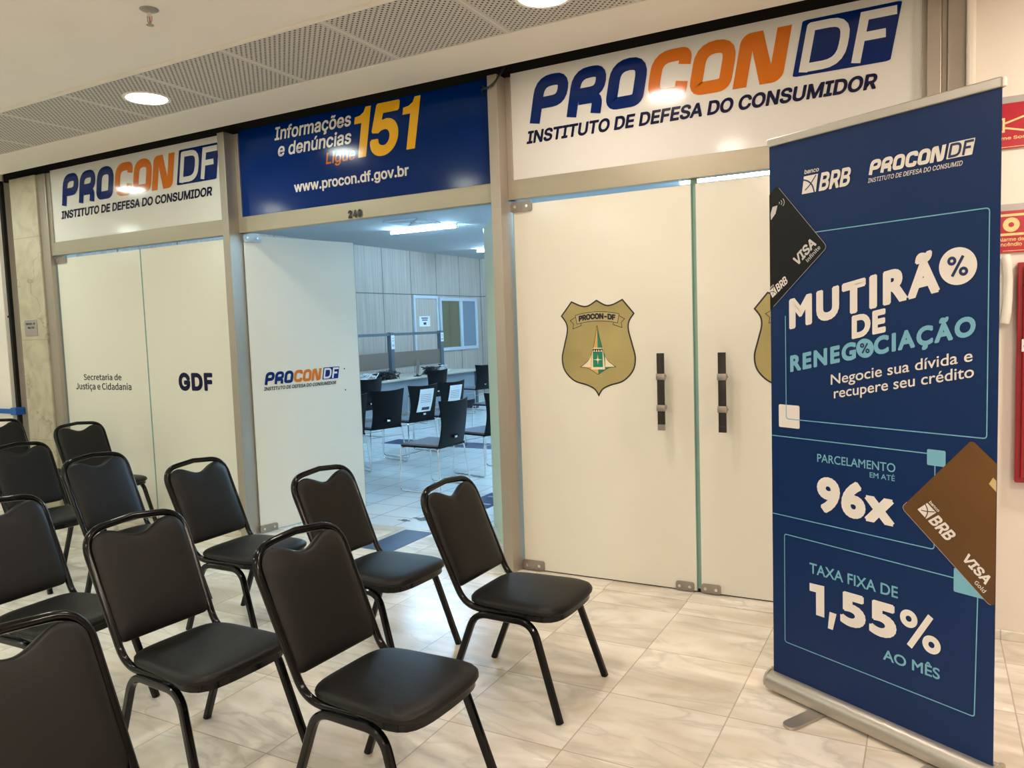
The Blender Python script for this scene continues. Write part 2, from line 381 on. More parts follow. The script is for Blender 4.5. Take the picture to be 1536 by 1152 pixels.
def text2d(body, font='sans', bold=0.0, track=1.0):
    """list of 2-D triangles/quads, normalised so the cap height is 1 and the left edge 0; returns verts, faces, width"""
    polys = contours(body, font, track)
    y0, y1 = cap_height(font); H = y1 - y0
    pol = [[Vector((q.x / H, (q.y - y0) / H)) for q in p] for p in polys]
    outer_sign = 1 if area(max(pol, key=lambda p: abs(area(p)))) > 0 else -1
    outs = [p for p in pol if area(p) * outer_sign > 0]; holes = [p for p in pol if area(p) * outer_sign < 0]
    V, Fc, D = [], [], []
    for jo, o_ in enumerate(outs):
        hs = [h for h in holes if inside(h[0], o_)]
        allp = [o_] + hs; k = len(V); flatv = [q for p in allp for q in p]
        V += flatv; D += [(jo % 4) * 2e-5] * len(flatv)
        for t in geometry.tessellate_polygon([[Vector((q.x, q.y, 0)) for q in p] for p in allp]): Fc.append([k + i for i in t])
    if bold:
        for jp, p in enumerate(pol):
            n = len(p)
            for i in range(n):
                a, b = p[i], p[(i + 1) % n]; d = (b - a)
                if d.length < 1e-6: continue
                d = d.normalized(); nn = Vector((-d.y, d.x)) * bold; e = d * bold * 0.55
                k = len(V); V += [a + nn - e, a - nn - e, b - nn + e, b + nn + e]; Fc.append([k, k + 1, k + 2, k + 3])
                D += [1e-4 + (i % 6) * 2e-5 + (i == n - 1) * 1.2e-4 + (jp % 3) * 2.4e-4] * 4
    xs = [v.x for v in V]; x0 = min(xs); wd = max(xs) - x0
    return [Vector((v.x - x0, v.y, dd)) for v, dd in zip(V, D)], Fc, wd
def put_text(mb, fn, body, x0, x1, z0, z1, font='sans', bold=0.0, shear=0.0, rise=0.0, d=0.0, track=1.0):
    """cap height spans z0..z1 and the line spans x0..x1; shear slants (italic), rise lifts the baseline along x"""
    V, Fc, wd = text2d(body, font, bold, track); h = z1 - z0
    net = (x1 - x0) - shear * h; out = []
    for v in V:
        zz = (v.y + bold * 0.85) / (1 + 1.7 * bold) * h; xx = x0 + v.x / wd * net + shear * zz
        out.append(fn(xx, z0 + zz + rise * (xx - x0), d + v.z * min(1.0, h / 0.12)))
    mb.add(out, Fc); return mb
def put_poly(mb, fn, poly, d=0.0, holes=()):
    allp = [poly] + list(holes); fl = [q for p in allp for q in p]
    t = geometry.tessellate_polygon([[Vector((q[0], q[1], 0)) for q in p] for p in allp])
    mb.add([fn(q[0], q[1], d) for q in fl], t); return mb
def put_stroke(mb, fn, pts, wdt, closed=False, d=0.0, rad=0.0, seg=5):
    P = [Vector((p[0], p[1])) for p in pts]
    if rad:
        if closed:
            m0 = (P[0] + P[-1]) / 2
            P = [Vector(q.xy) for q in fillet([(q.x, q.y, 0) for q in [m0] + P + [m0]], rad, seg)]; P.pop()
        else: P = [Vector(q.xy) for q in fillet([(q.x, q.y, 0) for q in P], rad, seg)]
    c = [P[0]]
    for q in P[1:]:
        if (q - c[-1]).length > 1e-6: c.append(q)
    P = c; n = len(P); V = []
    for i in range(n):
        a = P[i - 1] if (i > 0 or closed) else P[i]; b = P[(i + 1) % n] if (i < n - 1 or closed) else P[i]
        d1 = (P[i] - a).normalized() if (P[i] - a).length > 1e-9 else (b - P[i]).normalized()
        d2 = (b - P[i]).normalized() if (b - P[i]).length > 1e-9 else d1
        n1 = Vector((-d1.y, d1.x)); n2 = Vector((-d2.y, d2.x)); mm = (n1 + n2)
        mm = mm.normalized() if mm.length > 1e-6 else n1
        k = min(1 / max(mm.dot(n1), 0.35), 2.2) * wdt / 2
        V += [P[i] + mm * k, P[i] - mm * k]
    F_ = [(2 * i, 2 * i + 1, 2 * i + 3, 2 * i + 2) for i in range(n - 1)]
    if closed: F_.append((2 * n - 2, 2 * n - 1, 1, 0))
    mb.add([fn(v.x, v.y, d + (0 if closed else 3.5e-4 * (i // 2) / n)) for i, v in enumerate(V)], F_); return mb
def circle(cx, cy, r, n=28, r2=None): return [(cx + r * math.cos(2 * PI * k / n), cy + (r2 or r) * math.sin(2 * PI * k / n)) for k in range(n)]
def rrect(x0, x1, y0, y1, r, seg=5):
    out = []
    for cx, cy, a in ((x1 - r, y1 - r, 0), (x0 + r, y1 - r, 90), (x0 + r, y0 + r, 180), (x1 - r, y0 + r, 270)):
        for k in range(seg + 1):
            t = math.radians(a + 90 * k / seg); out.append((cx + r * math.cos(t), cy + r * math.sin(t)))
    return out

def logo(parent, fn, x0, z0, W, H, sub=None, m_pro=None, m_con=None, m_box=None, m_df=None, m_sub=None, sh=0.19, d=0.0, df_font_gap=0.0):
    """the institute's slanted word mark; W from the foot of the P to the right edge of the boxed letters"""
    s = H
    def T(x, z): return (x0 + x * W / 1.94 + sh * z * H, z0 + z * H)
    def G(pts): return [T(*p) for p in pts]
    t = 0.25 * H; lw = 0.2265; gp = 0.012; hx = 0.035     # stroke width; letter width; half stroke in x
    def letters(mb, word, x):
        for ch in word:
            a, b = x + hx, x + lw - hx; lo, hi, mid = 0.125, 0.875, 0.42
            if ch == 'P':
                put_stroke(mb, fn, G([(a, 0), (a, hi), (b, hi), (b, mid), (a, mid)]), t, d=d, rad=0.28 * H)
            elif ch == 'R':
                put_stroke(mb, fn, G([(a, 0), (a, hi), (b - 0.002, hi), (b - 0.002, 0.455), (a, 0.455)]), t * 0.94, d=d, rad=0.30 * H)
                put_stroke(mb, fn, G([(a + 0.03, 0.345), (b - 0.006, 0.345), (b - 0.006, 0)]), t * 0.94, d=d + 4e-4, rad=0.27 * H)
            elif ch == 'O':
                put_stroke(mb, fn, G([(a, lo), (a, hi), (b, hi), (b, lo)]), t, closed=True, d=d, rad=0.30 * H)
            elif ch == 'C':
                put_stroke(mb, fn, G([(b, 0.66), (b, hi), (a, hi), (a, lo), (b, lo), (b, 0.34)]), t, d=d, rad=0.28 * H)
            elif ch == 'N':
                w_ = lw + 0.022; arc_ = lambda cx, cz, a0: [(cx + 0.05 * math.cos(math.radians(a0 - 15 * k)), cz + 0.18 * math.sin(math.radians(a0 - 15 * k))) for k in range(7)]
                pts = [(0, 0)] + arc_(0.05, 0.82, 180) + [(0.108, 1.0), (w_ - 0.070, 0.34), (w_ - 0.070, 1.0), (w_, 1.0)] + arc_(w_ - 0.05, 0.18, 0) + [(w_ - 0.110, 0.0), (0.070, 0.66), (0.070, 0.0)]
                put_poly(mb, fn, G([(x + p_[0], p_[1]) for p_ in pts]), d)
            x += lw + gp + (0.004 if ch == 'N' else 0)
        return x
    mb = MB(); x = letters(mb, 'PRO', 0.0); o1 = flat('lettering', mb, m_pro, parent)
    mb = MB(); x = letters(mb, 'CON', x + 0.004); o2 = flat('lettering', mb, m_con, parent)
    bx0, bx1 = 1.494, 1.94
    mb = MB(); put_poly(mb, fn, [(x0 + px * W / 1.94 + sh * pz * H, z0 + pz * H) for px, pz in [(q[0], (q[1])) for q in rrect(bx0, bx1, 0.03, 1.03, 0.028)]], d=d)
    flat('logo_box', mb, m_box, parent)
    mb = MB(); sx = lambda v: x0 + v * W / 1.94
    dt = 0.155 * H
    put_stroke(mb, fn, G([(1.542, 0.09), (1.542, 0.89), (1.71, 0.89), (1.71, 0.165), (1.542, 0.165)]), dt, d=d * 2, rad=[0.001, 0.30 * H, 0.30 * H])
    put_stroke(mb, fn, G([(1.785, 0.09), (1.785, 0.89), (1.925, 0.89)]), dt, d=d * 2)
    put_stroke(mb, fn, G([(1.785, 0.53), (1.895, 0.53)]), dt, d=d * 2 + 1.5e-4)
    flat('lettering', mb, m_df, parent)
    if sub:
        mb = MB(); put_text(mb, fn, sub[0], sub[1], sub[2], sub[3], sub[4], 'sans', sub[5], 0.19, d=d); flat('lettering', mb, m_sub, parent)

# ------------------------------------------------------------------ the building
HC = 3.045          # corridor ceiling
struct('floor', MB().box((-16, -9.5, -0.12), (5, 0.58, 0)), M['marble'])
struct('floor.001', MB().box((-9.4, 0.58, -0.12), (2.0, 11.4, 0)), M['tile'])
struct('ceiling', MB().box((-16, -9.5, HC + 0.012), (5, -1.272, HC + 0.2)), M['ceil'])
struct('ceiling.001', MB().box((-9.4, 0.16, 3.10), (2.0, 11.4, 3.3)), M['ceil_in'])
struct('trim_1', MB().box((-16, -1.262, HC), (5, -0.618, HC + 0.2)), M['perf'])                         # perforated ceiling strip
struct('trim_2', MB().box((-16, -0.618, HC - 0.004), (5, -0.205, HC + 0.2)).box((-16, -1.274, HC - 0.003), (5, -1.256, HC + 0.2)), M['band'])   # plain band and edge bead
struct('trim_3', MB().box((-16, -0.205, 3.32), (0.135, 0.16, 3.42)).box((-16, 0.012, HC), (0.135, 0.16, 3.34)).box((-16, -0.208, HC + 0.02), (0.135, -0.2, 3.34)), M['black'])  # dark shutter slot
struct('wall_back', MB().box((-16, -9.7, 0), (5, -9.5, 3.3)), M['wallp'])
struct('wall_left', MB().box((-16.2, -9.5, 0), (-16, 0.5, 3.3)), M['wallp'])
struct('wall_right', MB().box((5, -9.5, 0), (5.2, 0.2, 3.3)), M['wallp'])
struct('wall_front', MB().box((0.135, -0.045, 0), (5, 0.2, 3.4)), M['wallp'])
struct('trim_15', MB().box((0.128, -0.115, 0), (0.165, -0.046, 3.4), 0.012), M['wallp'])
struct('baseboard_front', MB().box((0.166, -0.062, 0), (5, -0.045, 0.045), 0.003), M['marble'])
struct('wall_left.001', MB().box((-16, 0.0, 0), (-7.665, 0.2, 3.4)).box((-7.86, -0.06, 0), (-7.70, 0.0, 3.04), 0.006), M['wallp'])
struct('trim_4', MB().box((-7.475, -0.05, 0), (-7.07, 0.2, 3.04), 0.008), M['pillar'])                   # marble cladding beside the shopfront
# inner room
Y0, Y1 = 9.60, 11.05
wl = MB().box((-9.4, 0.16, 0), (-9.2, Y0 - 0.05, 3.1)).box((-9.4, Y1, 0), (-9.2, 11.4, 3.1)).box((-9.4, Y0 - 0.05, 0), (-9.2, Y1, 1.08)).box((-9.4, Y0 - 0.05, 2.16), (-9.2, Y1, 3.1))
struct('wall_left.002', wl, M['wood'])
struct('wall_back.001', MB().box((-9.4, 11.32, 0), (2.0, 11.5, 3.1)), M['wood'])
struct('wall_right.001', MB().box((1.9, 0.2, 0), (2.0, 11.4, 3.1)), M['wallp'])
struct('wall_front.001', MB().box((-9.4, 0.2, 0), (-7.1, 0.3, 3.1)), M['wallp'])
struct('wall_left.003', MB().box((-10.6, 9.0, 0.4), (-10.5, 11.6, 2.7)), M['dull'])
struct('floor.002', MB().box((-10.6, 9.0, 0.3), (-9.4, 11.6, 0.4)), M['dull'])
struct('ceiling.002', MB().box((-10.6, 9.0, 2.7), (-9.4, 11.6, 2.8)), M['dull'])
win = struct_empty('window_1', (-9.2, 10.33, 1.62))
wf = MB()
for a, b in (((-0.02, -0.78, -0.57), (0.03, 0.75, -0.50)), ((-0.02, -0.78, 0.50), (0.03, 0.75, 0.57)), ((-0.02, -0.78, -0.5), (0.03, -0.71, 0.5)), ((-0.02, 0.69, -0.5), (0.03, 0.75, 0.5)), ((-0.02, 0.02, -0.5), (0.03, 0.12, 0.5))): wf.box(a, b, 0.006)
obj('window_frame', wf, M['winframe'], win)
obj('pane', MB().box((-0.01, -0.71, -0.5), (0.0, 0.02, 0.5)), M['pane'], win)
part_label(obj('pane', MB().box((-0.01, 0.12, -0.5), (0.0, 0.69, 0.5)), M['pane2'], win), 'dark frosted pane')
d7 = struct_empty('door_7', (-9.2, 9.0, 0))
obj('door_panel', MB().box((0.0, -0.34, 0.01), (0.012, 0.42, 2.15), 0.003), M['wood'], d7)
obj('door_frame', MB().box((0, -0.40, 0), (0.03, -0.34, 2.22)).box((0, 0.42, 0), (0.03, 0.475, 2.22)).box((0, -0.34, 2.16), (0.03, 0.42, 2.22)), M['winframe'], d7)
obj('door_handle', MB().tube([(0.012, 0.36, 1.02), (0.06, 0.36, 1.02), (0.06, 0.26, 1.02)], 0.009), M['chrome'], d7, True)

# shopfront frame
def post(i, xa, xb, xc):
    mb = MB().box((xa, -0.11, 0), (xb, 0.05, 3.04), 0.003).box((xa - 0.045, -0.012, 0), (xa, 0.05, 3.04), 0.002).box((xb, -0.012, 2.31), (xc, 0.05, 3.04), 0.002)
    struct('trim_%d' % i, mb, M['frame'])
post(5, -4.66, -4.59, -4.555); post(6, -2.347, -2.28, -2.245)
struct('trim_7', MB().box((-7.07, -0.03, 0), (-6.955, 0.05, 3.04), 0.004).box((-6.955, -0.015, 2.31), (-6.915, 0.05, 3.04), 0.002), M['frame'])
struct('trim_8', MB().box((-0.05, -0.012, 0), (-0.028, 0.05, 3.04), 0.002).box((-0.028, -0.05, 0), (0.03, 0.05, 3.04), 0.003).box((0.03, -0.035, 0), (0.055, 0.05, 3.04), 0.003).box((0.055, -0.06, 0), (0.128, 0.05, 3.04), 0.004), M['frame'])
for i, (xa, xb) in ((9, (-6.955, -4.705)), (10, (-4.59, -2.392)), (11, (-2.28, -0.03))):
    struct('trim_%d' % i, MB().box((xa, -0.014, 2.31), (xb, 0.05, 2.427), 0.003), M['frame_h'])
struct('trim_12', MB().box((-7.07, -0.142, 0), (0.128, -0.02, 0.006), 0.002), M['marble'])               # threshold strip
struct('trim_16', MB().box((-6.955, 0.033, 0), (-4.705, 0.05, 0.02)).box((-2.28, 0.033, 0), (-0.03, 0.05, 0.02)), M['black'])  # black strips added to stop office light leaking under the closed doors
struct('trim_13', MB().box((-7.63, -0.065, 0), (-7.59, -0.03, 3.04), 0.006).box((-7.635, -0.07, 1.78), (-7.585, -0.06, 1.80)), M['black'])   # shutter guide rail
bm_ = MB().box((0.0, 0.0, 0.0), (0.01, 0.01, 0.01))

fac = lambda Y: (lambda x, z, d: (x, Y - d, z))
# fascia signs
s1 = thing('sign_panel', 'white fascia sign with blue and orange institute logo, the left one over the closed doors', 'sign', (-5.8, 0, 2.73))
s2 = thing('sign_panel', 'blue fascia sign with yellow 151 over the open doorway', 'sign', (-3.47, 0, 2.73))
s3 = thing('sign_panel', 'white fascia sign with blue and orange institute logo, the large one above the badge doors', 'sign', (-1.15, 0, 2.73))
def pan(t, xa, xb, m):
    l = t.location
    obj('panel', MB().box((xa - l.x, 0.0 - l.y, 2.425 - l.z), (xb - l.x, 0.012, 3.06 - l.z)), m, t)
    return lambda x, z, d: (x - l.x, -0.0012 - d - l.y, z - l.z)
f1 = pan(s1, -6.915, -4.705, M['sign_w']); f2_ = pan(s2, -4.555, -2.392, M['sign_b']); f3 = pan(s3, -2.245, -0.05, M['sign_w'])
ST = 'INSTITUTO DE DEFESA DO CONSUMIDOR'
LM = dict(m_pro=M['navy'], m_con=M['orange'], m_box=M['navy'], m_df=M['sign_w'], m_sub=M['navy_d'])
logo(s1, f1, -6.775, 2.733, 1.962, 0.268, (ST, -6.795, -4.86, 2.622, 2.690, 0.06), d=0.0008, **LM)
logo(s3, f3, -2.125, 2.743, 1.940, 0.268, (ST, -2.149, -0.232, 2.631, 2.704, 0.06), d=0.0008, **LM)
mb = MB()
put_text(mb, f2_, 'Informações', -4.192, -3.470, 2.940, 3.030, 'sans', 0.035, 0.18)
put_text(mb, f2_, 'e denúncias', -4.170, -3.475, 2.823, 2.913, 'sans', 0.035, 0.18)
put_text(mb, f2_, 'www.procon.df.gov.br', -4.028, -3.020, 2.552, 2.622, 'sans', 0.045, 0.0)
flat('lettering', mb, M['white'], s2)
mb = MB(); put_text(mb, f2_, 'Ligue', -3.721, -3.450, 2.712, 2.788, 'sans', 0.025, 0.18); part_label(flat('lettering', mb, M['orange'], s2), 'orange lettering')
def one(x):
    return [(x + px + 0.19 * pz * 0.327, 2.718 + pz * 0.327) for px, pz in ((0.060, 0), (0.128, 0), (0.128, 1.0), (0.082, 1.0), (0.070, 0.90), (0.042, 0.845), (-0.002, 0.825), (-0.002, 0.69), (0.060, 0.69))]
part_label(flat('digit', put_poly(MB(), f2_, one(-3.495)), M['yellow'], s2), 'large yellow numeral')
part_label(flat('digit', put_text(MB(), f2_, '5', -3.345, -3.050, 2.712, 3.045, 'sans', 0.055, 0.19), M['yellow'], s2), 'large yellow numeral')
part_label(flat('digit', put_poly(MB(), f2_, one(-3.092)), M['yellow'], s2), 'large yellow numeral')
hn = thing('house_number', 'small dark metal numerals 240 on the rail above the doorway', 'number', (-3.47, -0.02, 2.345))
for k, ch in enumerate('240'):
    V, Fc, wd = text2d(ch, 'sans', 0.09); mbx = MB()
    xs = -0.06 + k * 0.042
    mbx.add([(xs + v.x / wd * 0.034, -0.0005 - v.z, -0.023 + v.y * 0.046) for v in V], Fc)
    flat('digit', mbx, M['blackv'], hn)

# glass doors
def patch(parent, x0, x1, z0, z1, y, flip=1):
    c = obj('hinge', MB().prism(rrect(x0, x1, z0, z1, 0.012), lambda u, v, d: (u, y + d, v), -0.012, 0.0), M['hinge'], parent)
    for sx in (0.22, 0.78):
        xs = x0 + (x1 - x0) * sx
        sm_ = MB().prism(circle(xs, (z0 + z1) / 2, 0.009, 14), lambda u, v, d: (u, y + d, v), -0.017, -0.011)
        obj('screw', sm_, M['screw'], c)
def leaf(i, xa, xb, y=0.022, origin=None, rot=0.0, name_panel='glass_panel', sideedge=True):
    t = struct_empty('door_%d' % i, origin or (0, 0, 0), rot)
    obj(name_panel, MB().box((xa, y, 0.008), (xb, y + 0.01, 2.284), 0.001), M['door'], t)
    if sideedge:
        obj('glass_edge', MB().box((xa - 0.0005, y - 0.0004, 0.008), (xa + 0.004, y + 0.0104, 2.2845)).box((xb - 0.004, y - 0.0004, 0.008), (xb + 0.0005, y + 0.0104, 2.2845)), M['gedge'], t)
    return t
fd = fac(0.0212)
D1 = leaf(1, -6.945, -5.797); D2 = leaf(2, -5.790, -4.68)
patch(D1, -6.945, -6.80, 2.240, 2.302, 0.021); patch(D1, -6.945, -6.80, 0.0, 0.055, 0.021); patch(D2, -4.83, -4.69, 0.0, 0.055, 0.021)
mb = MB(); put_text(mb, fd, 'Secretaria de', -6.684, -6.155, 1.190, 1.242, 'plain', 0.022); put_text(mb, fd, 'Justiça e Cidadania', -6.808, -6.030, 1.106, 1.162, 'plain', 0.022); flat('lettering', mb, M['navy_d'], D1)
for ch, xa, xb in (('G', -5.424, -5.285), ('D', -5.270, -5.138), ('F', -5.122, -5.022)): flat('letter', put_text(MB(), fd, ch, xa, xb, 1.110, 1.252, 'sans', 0.09), M['navy_d'], D2)
# open left leaf, swung into the room
AL = math.atan2(1.02, 0.215)
D3 = struct_empty('door_3', (-4.575, 0.0, 0), AL)
obj('glass_panel', MB().box((0.012, 0.0, 0.012), (1.045, 0.01, 2.298), 0.001), M['door'], D3)
obj('glass_edge', MB().box((1.041, -0.0004, 0.012), (1.046, 0.0104, 2.2985)), M['gedge'], D3)
fl_ = lambda x, z, d: (x, -0.0012 - d, z)
logo(D3, fl_, 0.113, 1.151, 0.698, 0.099, (ST, 0.106, 0.792, 1.107, 1.134, 0.045), d=0.0006, **dict(LM, m_df=M['white']))
patch(D3, 0.0, 0.15, 2.245, 2.308, -0.0006); patch(D3, 0.0, 0.155, 0.006, 0.062, -0.0006)
obj('bolt_hole', MB().prism(circle(0.882, 1.23, 0.006, 12), lambda u, v, d: (u, d, v), -0.002, 0.0).prism(circle(0.882, 1.05, 0.006, 12), lambda u, v, d: (u, d, v), -0.002, 0.0), M['darkmetal'], D3)
# open right leaf
AR = math.radians(90 + 35.5)
D4 = struct_empty('door_4', (-2.372, 0.03, 0), AR)
obj('glass_panel', MB().box((0.0, -0.005, 0.012), (1.05, 0.005, 2.284), 0.001), M['doorg'], D4)
obj('glass_edge', MB().box((1.046, -0.0054, 0.012), (1.051, 0.0054, 2.2845)).box((-0.001, -0.0054, 0.012), (0.006, 0.0054, 2.2845)), M['gedge'], D4)
obj('hinge', MB().box((-0.004, -0.02, 2.235), (0.13, 0.02, 2.302), 0.004).box((-0.004, -0.02, 0.006), (0.13, 0.02, 0.06), 0.004), M['darkmetal'], D4)
# badge doors
D5 = leaf(5, -2.268, -1.162); D6 = leaf(6, -1.142, -0.055)
patch(D5, -2.278, -2.135, 2.238, 2.300, 0.021); patch(D5, -2.278, -2.125, 0.006, 0.066, 0.021); patch(D5, -1.285, -1.18, 0.006, 0.056, 0.021); patch(D6, -1.137, -1.03, 0.006, 0.058, 0.021); patch(D6, -0.20, -0.06, 2.238, 2.300, 0.021)
struct('trim_14', MB().box((-1.170, 0.034, 0.0), (-1.134, 0.05, 2.31)), M['gedge'])        # glass stop behind the door gap
def pull(t, xc, capm):
    h = obj('door_handle', MB().box((xc - 0.021, -0.065, 0.935), (xc + 0.021, -0.053, 1.367), 0.002), M['darkmetal'], t)
    obj('end_cap', MB().box((xc - 0.0212, -0.0655, 0.934), (xc + 0.0212, -0.0525, 0.968), 0.002), capm, h)
    for z in (1.235, 1.06):
        obj('clamp', MB().box((xc - 0.026, -0.070, z - 0.018), (xc + 0.026, -0.048, z + 0.018), 0.004).tube([(xc, -0.05, z), (xc, 0.022, z)], 0.009).tube([(xc + 0.026, -0.059, z), (xc + 0.031, -0.059, z)], 0.006), M['hinge'], h, True)
pull(D5, -1.328, M['hinge']); pull(D6, -0.989, M['darkmetal'])

def catmull(pts, seg=8, closed=False):
    P = [Vector(p) for p in pts]; n = len(P); out = []
    for i in range(n if closed else n - 1):
        p0 = P[i - 1] if (i > 0 or closed) else P[0]; p1 = P[i]; p2 = P[(i + 1) % n]; p3 = P[(i + 2) % n] if (i + 2 < n or closed) else P[-1]
        for k in range(seg):
            t = k / seg
            out.append(0.5 * ((2 * p1) + (p2 - p0) * t + (2 * p0 - 5 * p1 + 4 * p2 - p3) * t * t + (3 * p1 - p0 - 3 * p2 + p3) * t ** 3))
    if not closed: out.append(P[-1])
    return out
def badge(t, cx):
    cz = 1.40
    R = [(0.0, 0.278), (0.055, 0.248), (0.10, 0.25), (0.160, 0.276), (0.228, 0.194), (0.198, 0.150), (0.193, 0.10), (0.213, 0.02), (0.231, -0.06), (0.215, -0.135), (0.155, -0.195), (0.075, -0.22), (0.025, -0.245), (0.0, -0.282)]
    segs = [R[0:4], R[3:5], R[4:14]]
    right = []
    for s in segs:
        q = catmull(s, 6) if len(s) > 2 else [Vector(p) for p in s]
        right += [(v.x, v.y) for v in (q if not right else q[1:])]
    out = right + [(-x, z) for x, z in reversed(right[1:-1])]
    ol = [(cx + x, cz + z) for x, z in out]
    e = flat('badge', put_poly(MB(), fd, ol, 0.0004), M['gold'], t)
    mb = MB(); put_stroke(mb, fd, ol, 0.0085, closed=True, d=0.0008)
    # ribbon outline, sail emblem outlines
    arc = lambda x, b: b - 0.9 * x * x
    top = [(x, arc(x, 0.212)) for x in [(-0.138 + 0.276 * k / 12) for k in range(13)]]; bot = [(x, arc(x, 0.158)) for x in [(-0.128 + 0.256 * k / 12) for k in range(13)]]
    rib = top + bot[::-1]
    A = lambda q: [(cx + x, cz + z) for x, z in q]
    put_stroke(mb, fd, A(rib), 0.003, closed=True, d=0.0012)
    for sg in (-1, 1):
        put_stroke(mb, fd, A([(sg * 0.138, 0.184), (sg * 0.172, 0.165), (sg * 0.150, 0.145), (sg * 0.155, 0.115), (sg * 0.100, 0.134), (sg * 0.103, 0.147)]), 0.003, d=0.0012)
    V, Fc, wd = text2d('PROCON-DF', 'sans', 0.11)
    mb.add([fd(cx - 0.116 + v.x / wd * 0.232, cz + arc(-0.116 + v.x / wd * 0.232, 0.172) + v.y * 0.028, 0.0016 + v.z) for v in V], Fc)
    L = catmull([(0.0, 0.132), (-0.018, 0.04), (-0.035, -0.02), (-0.062, -0.075), (-0.112, -0.113)], 5); Rr = [(-v.x, v.y) for v in L]; L = [(v.x, v.y) for v in L]
    L2 = catmull([(-0.112, -0.113), (-0.06, -0.122), (0.0, -0.158)], 5); L2 = [(v.x, v.y) for v in L2]; R2 = [(-x, z) for x, z in L2]
    put_stroke(mb, fd, A(L + L2[1:]), 0.0025, d=0.0024); put_stroke(mb, fd, A(Rr + R2[1:]), 0.0025, d=0.0024)
    put_poly(mb, fd, A([(-0.03, -0.006), (0.03, -0.006), (0.03, -0.026), (-0.03, -0.026)]), 0.0026)
    flat('emblem_outline', mb, M['blackv'], e)
    mb = MB(); put_poly(mb, fd, A(rib), 0.0008); flat('ribbon', mb, M['gold2'], e)
    mb = MB(); put_poly(mb, fd, A(L + L2[1:]), 0.0012)
    flat('emblem_sail', mb, M['amber'], e)
    mb = MB(); put_poly(mb, fd, A(Rr + R2[1:]), 0.0012); put_poly(mb, fd, A([(-0.031, -0.026), (0.031, -0.026), (0.031, -0.114), (-0.031, -0.114)]), 0.0028); flat('emblem_sail', mb, M['green'], e)
    mb = MB(); put_poly(mb, fd, A([(-0.045, -0.04), (-0.065, -0.08), (-0.105, -0.112), (-0.045, -0.114)]), 0.0018); put_poly(mb, fd, A([(0.045, -0.04), (0.065, -0.08), (0.105, -0.112), (0.045, -0.114)]), 0.0018)
    put_poly(mb, fd, A([(-0.033, 0.0), (0.033, 0.0), (0.044, -0.128), (-0.044, -0.128)]), 0.0022)
    for k in range(4):
        x0 = -0.027 + k * 0.0145
        put_poly(mb, fd, A([(x0, -0.023), (x0 + 0.006, -0.009), (x0 + 0.012, -0.023)]), 0.0030)
    q = []
    for k in range(16):
        r = (0.030, 0.007, 0.007, 0.007)[k % 4]; q.append((r * math.cos(2 * PI * k / 16), -0.07 + r * math.sin(2 * PI * k / 16)))
    put_poly(mb, fd, A(q), 0.0032)
    flat('emblem_star', mb, M['cream'], e)
badge(D5, -1.733); badge(D6, -0.603)

# items on and beside the shopfront
pq = thing('wall_plaque', 'small square metal plaque with two dark text lines on the marble pillar', 'plaque', (-7.30, -0.05, 1.675))
obj('plate', MB().box((-0.098, -0.006, -0.075), (0.098, 0.0, 0.078), 0.002), M['plaque'], pq)
fq = lambda x, z, d: (x, -0.0066 - d, z)
mb = MB(); put_text(mb, fq, 'PROCON - DF', -0.07, 0.075, 0.028, 0.046, 'sans', 0.08); put_text(mb, fq, 'SALA 240', -0.045, 0.055, -0.006, 0.012, 'sans', 0.08); flat('lettering', mb, M['blackv'], pq)
st = thing('barrier_strap', 'flat blue webbing strap tied to the black rail at the far left', 'strap', (-7.6, -0.09, 0.9))
obj('webbing', MB().box((-2.2, -0.012, -0.025), (-0.035, -0.008, 0.022), 0.001), M['strap'], st)
obj('loop', MB().box((-0.045, -0.020, -0.036), (0.042, 0.075, 0.034), 0.006), M['strap'], st)
cb = fillet([(-2.42, -0.02, 2.955), (-2.38, -0.118, 2.965), (-2.34, -0.125, 2.96), (-2.29, -0.12, 2.985), (-2.255, -0.10, 3.04), (-2.24, -0.06, 3.10)], 0.03, 5)
cbl = MB().tube(cb, 0.006, 8).tube(fillet([(-2.43, -0.02, 3.03), (-2.38, -0.115, 2.985), (-2.34, -0.125, 2.962), (-2.30, -0.118, 2.975)], 0.03, 5), 0.004, 8)
tag(obj('cable', cbl, M['cable'], None, True), 'loose black cable hanging over the top of the post between the two signs', 'cable')

# ceiling lamps, sprinkler
def downlight(x, y, warm, label, group='round ceiling downlights'):
    z = HC - (0.0 if y > -1.27 else -0.012)
    t = thing('ceiling_downlight', label, 'lamp', (x, y, z), 0, group)
    obj('trim_ring', MB().lathe([(0.120, -0.001), (0.120, -0.006), (0.138, -0.007), (0.142, 0.0)], 40), M['ring'], t, True)
    obj('lens', MB().lathe([(0.119, -0.0045), (0.085, -0.0075), (0.03, -0.009)], 40), M[('lampp', 'lampw', 'lampr')[warm]], t, True)
LBL = 'round white downlight out of view above the corridor'
for j, y in enumerate((-0.932, -2.85, -4.77, -6.69, -8.4)):
    for k in range(-5, 2):
        x = -1.565 + k * 2.765
        if x < -15 or x > 4.5: continue
        if (j, k) == (0, 0): lb = 'round white downlight in the perforated ceiling, cut by the top edge of the photo'
        elif (j, k) == (0, -1): lb = 'round white downlight in the perforated ceiling, wholly in view above the left sign'
        else: lb = LBL
        downlight(x, y, 0 if k < 0 else (1 if k == 0 else 2), lb)
sp = thing('fire_sprinkler', 'small chrome sprinkler head on the plain ceiling at the upper left', 'sprinkler', (-3.18, -1.765, HC + 0.012))
obj('escutcheon', MB().lathe([(0.042, 0.0), (0.042, -0.002), (0.03, -0.009), (0.012, -0.012)], 28), M['hinge'], sp, True)
obj('sprinkler_body', MB().lathe([(0.010, -0.010), (0.010, -0.030), (0.013, -0.031), (0.013, -0.036)], 14), M['screw'], sp, True)
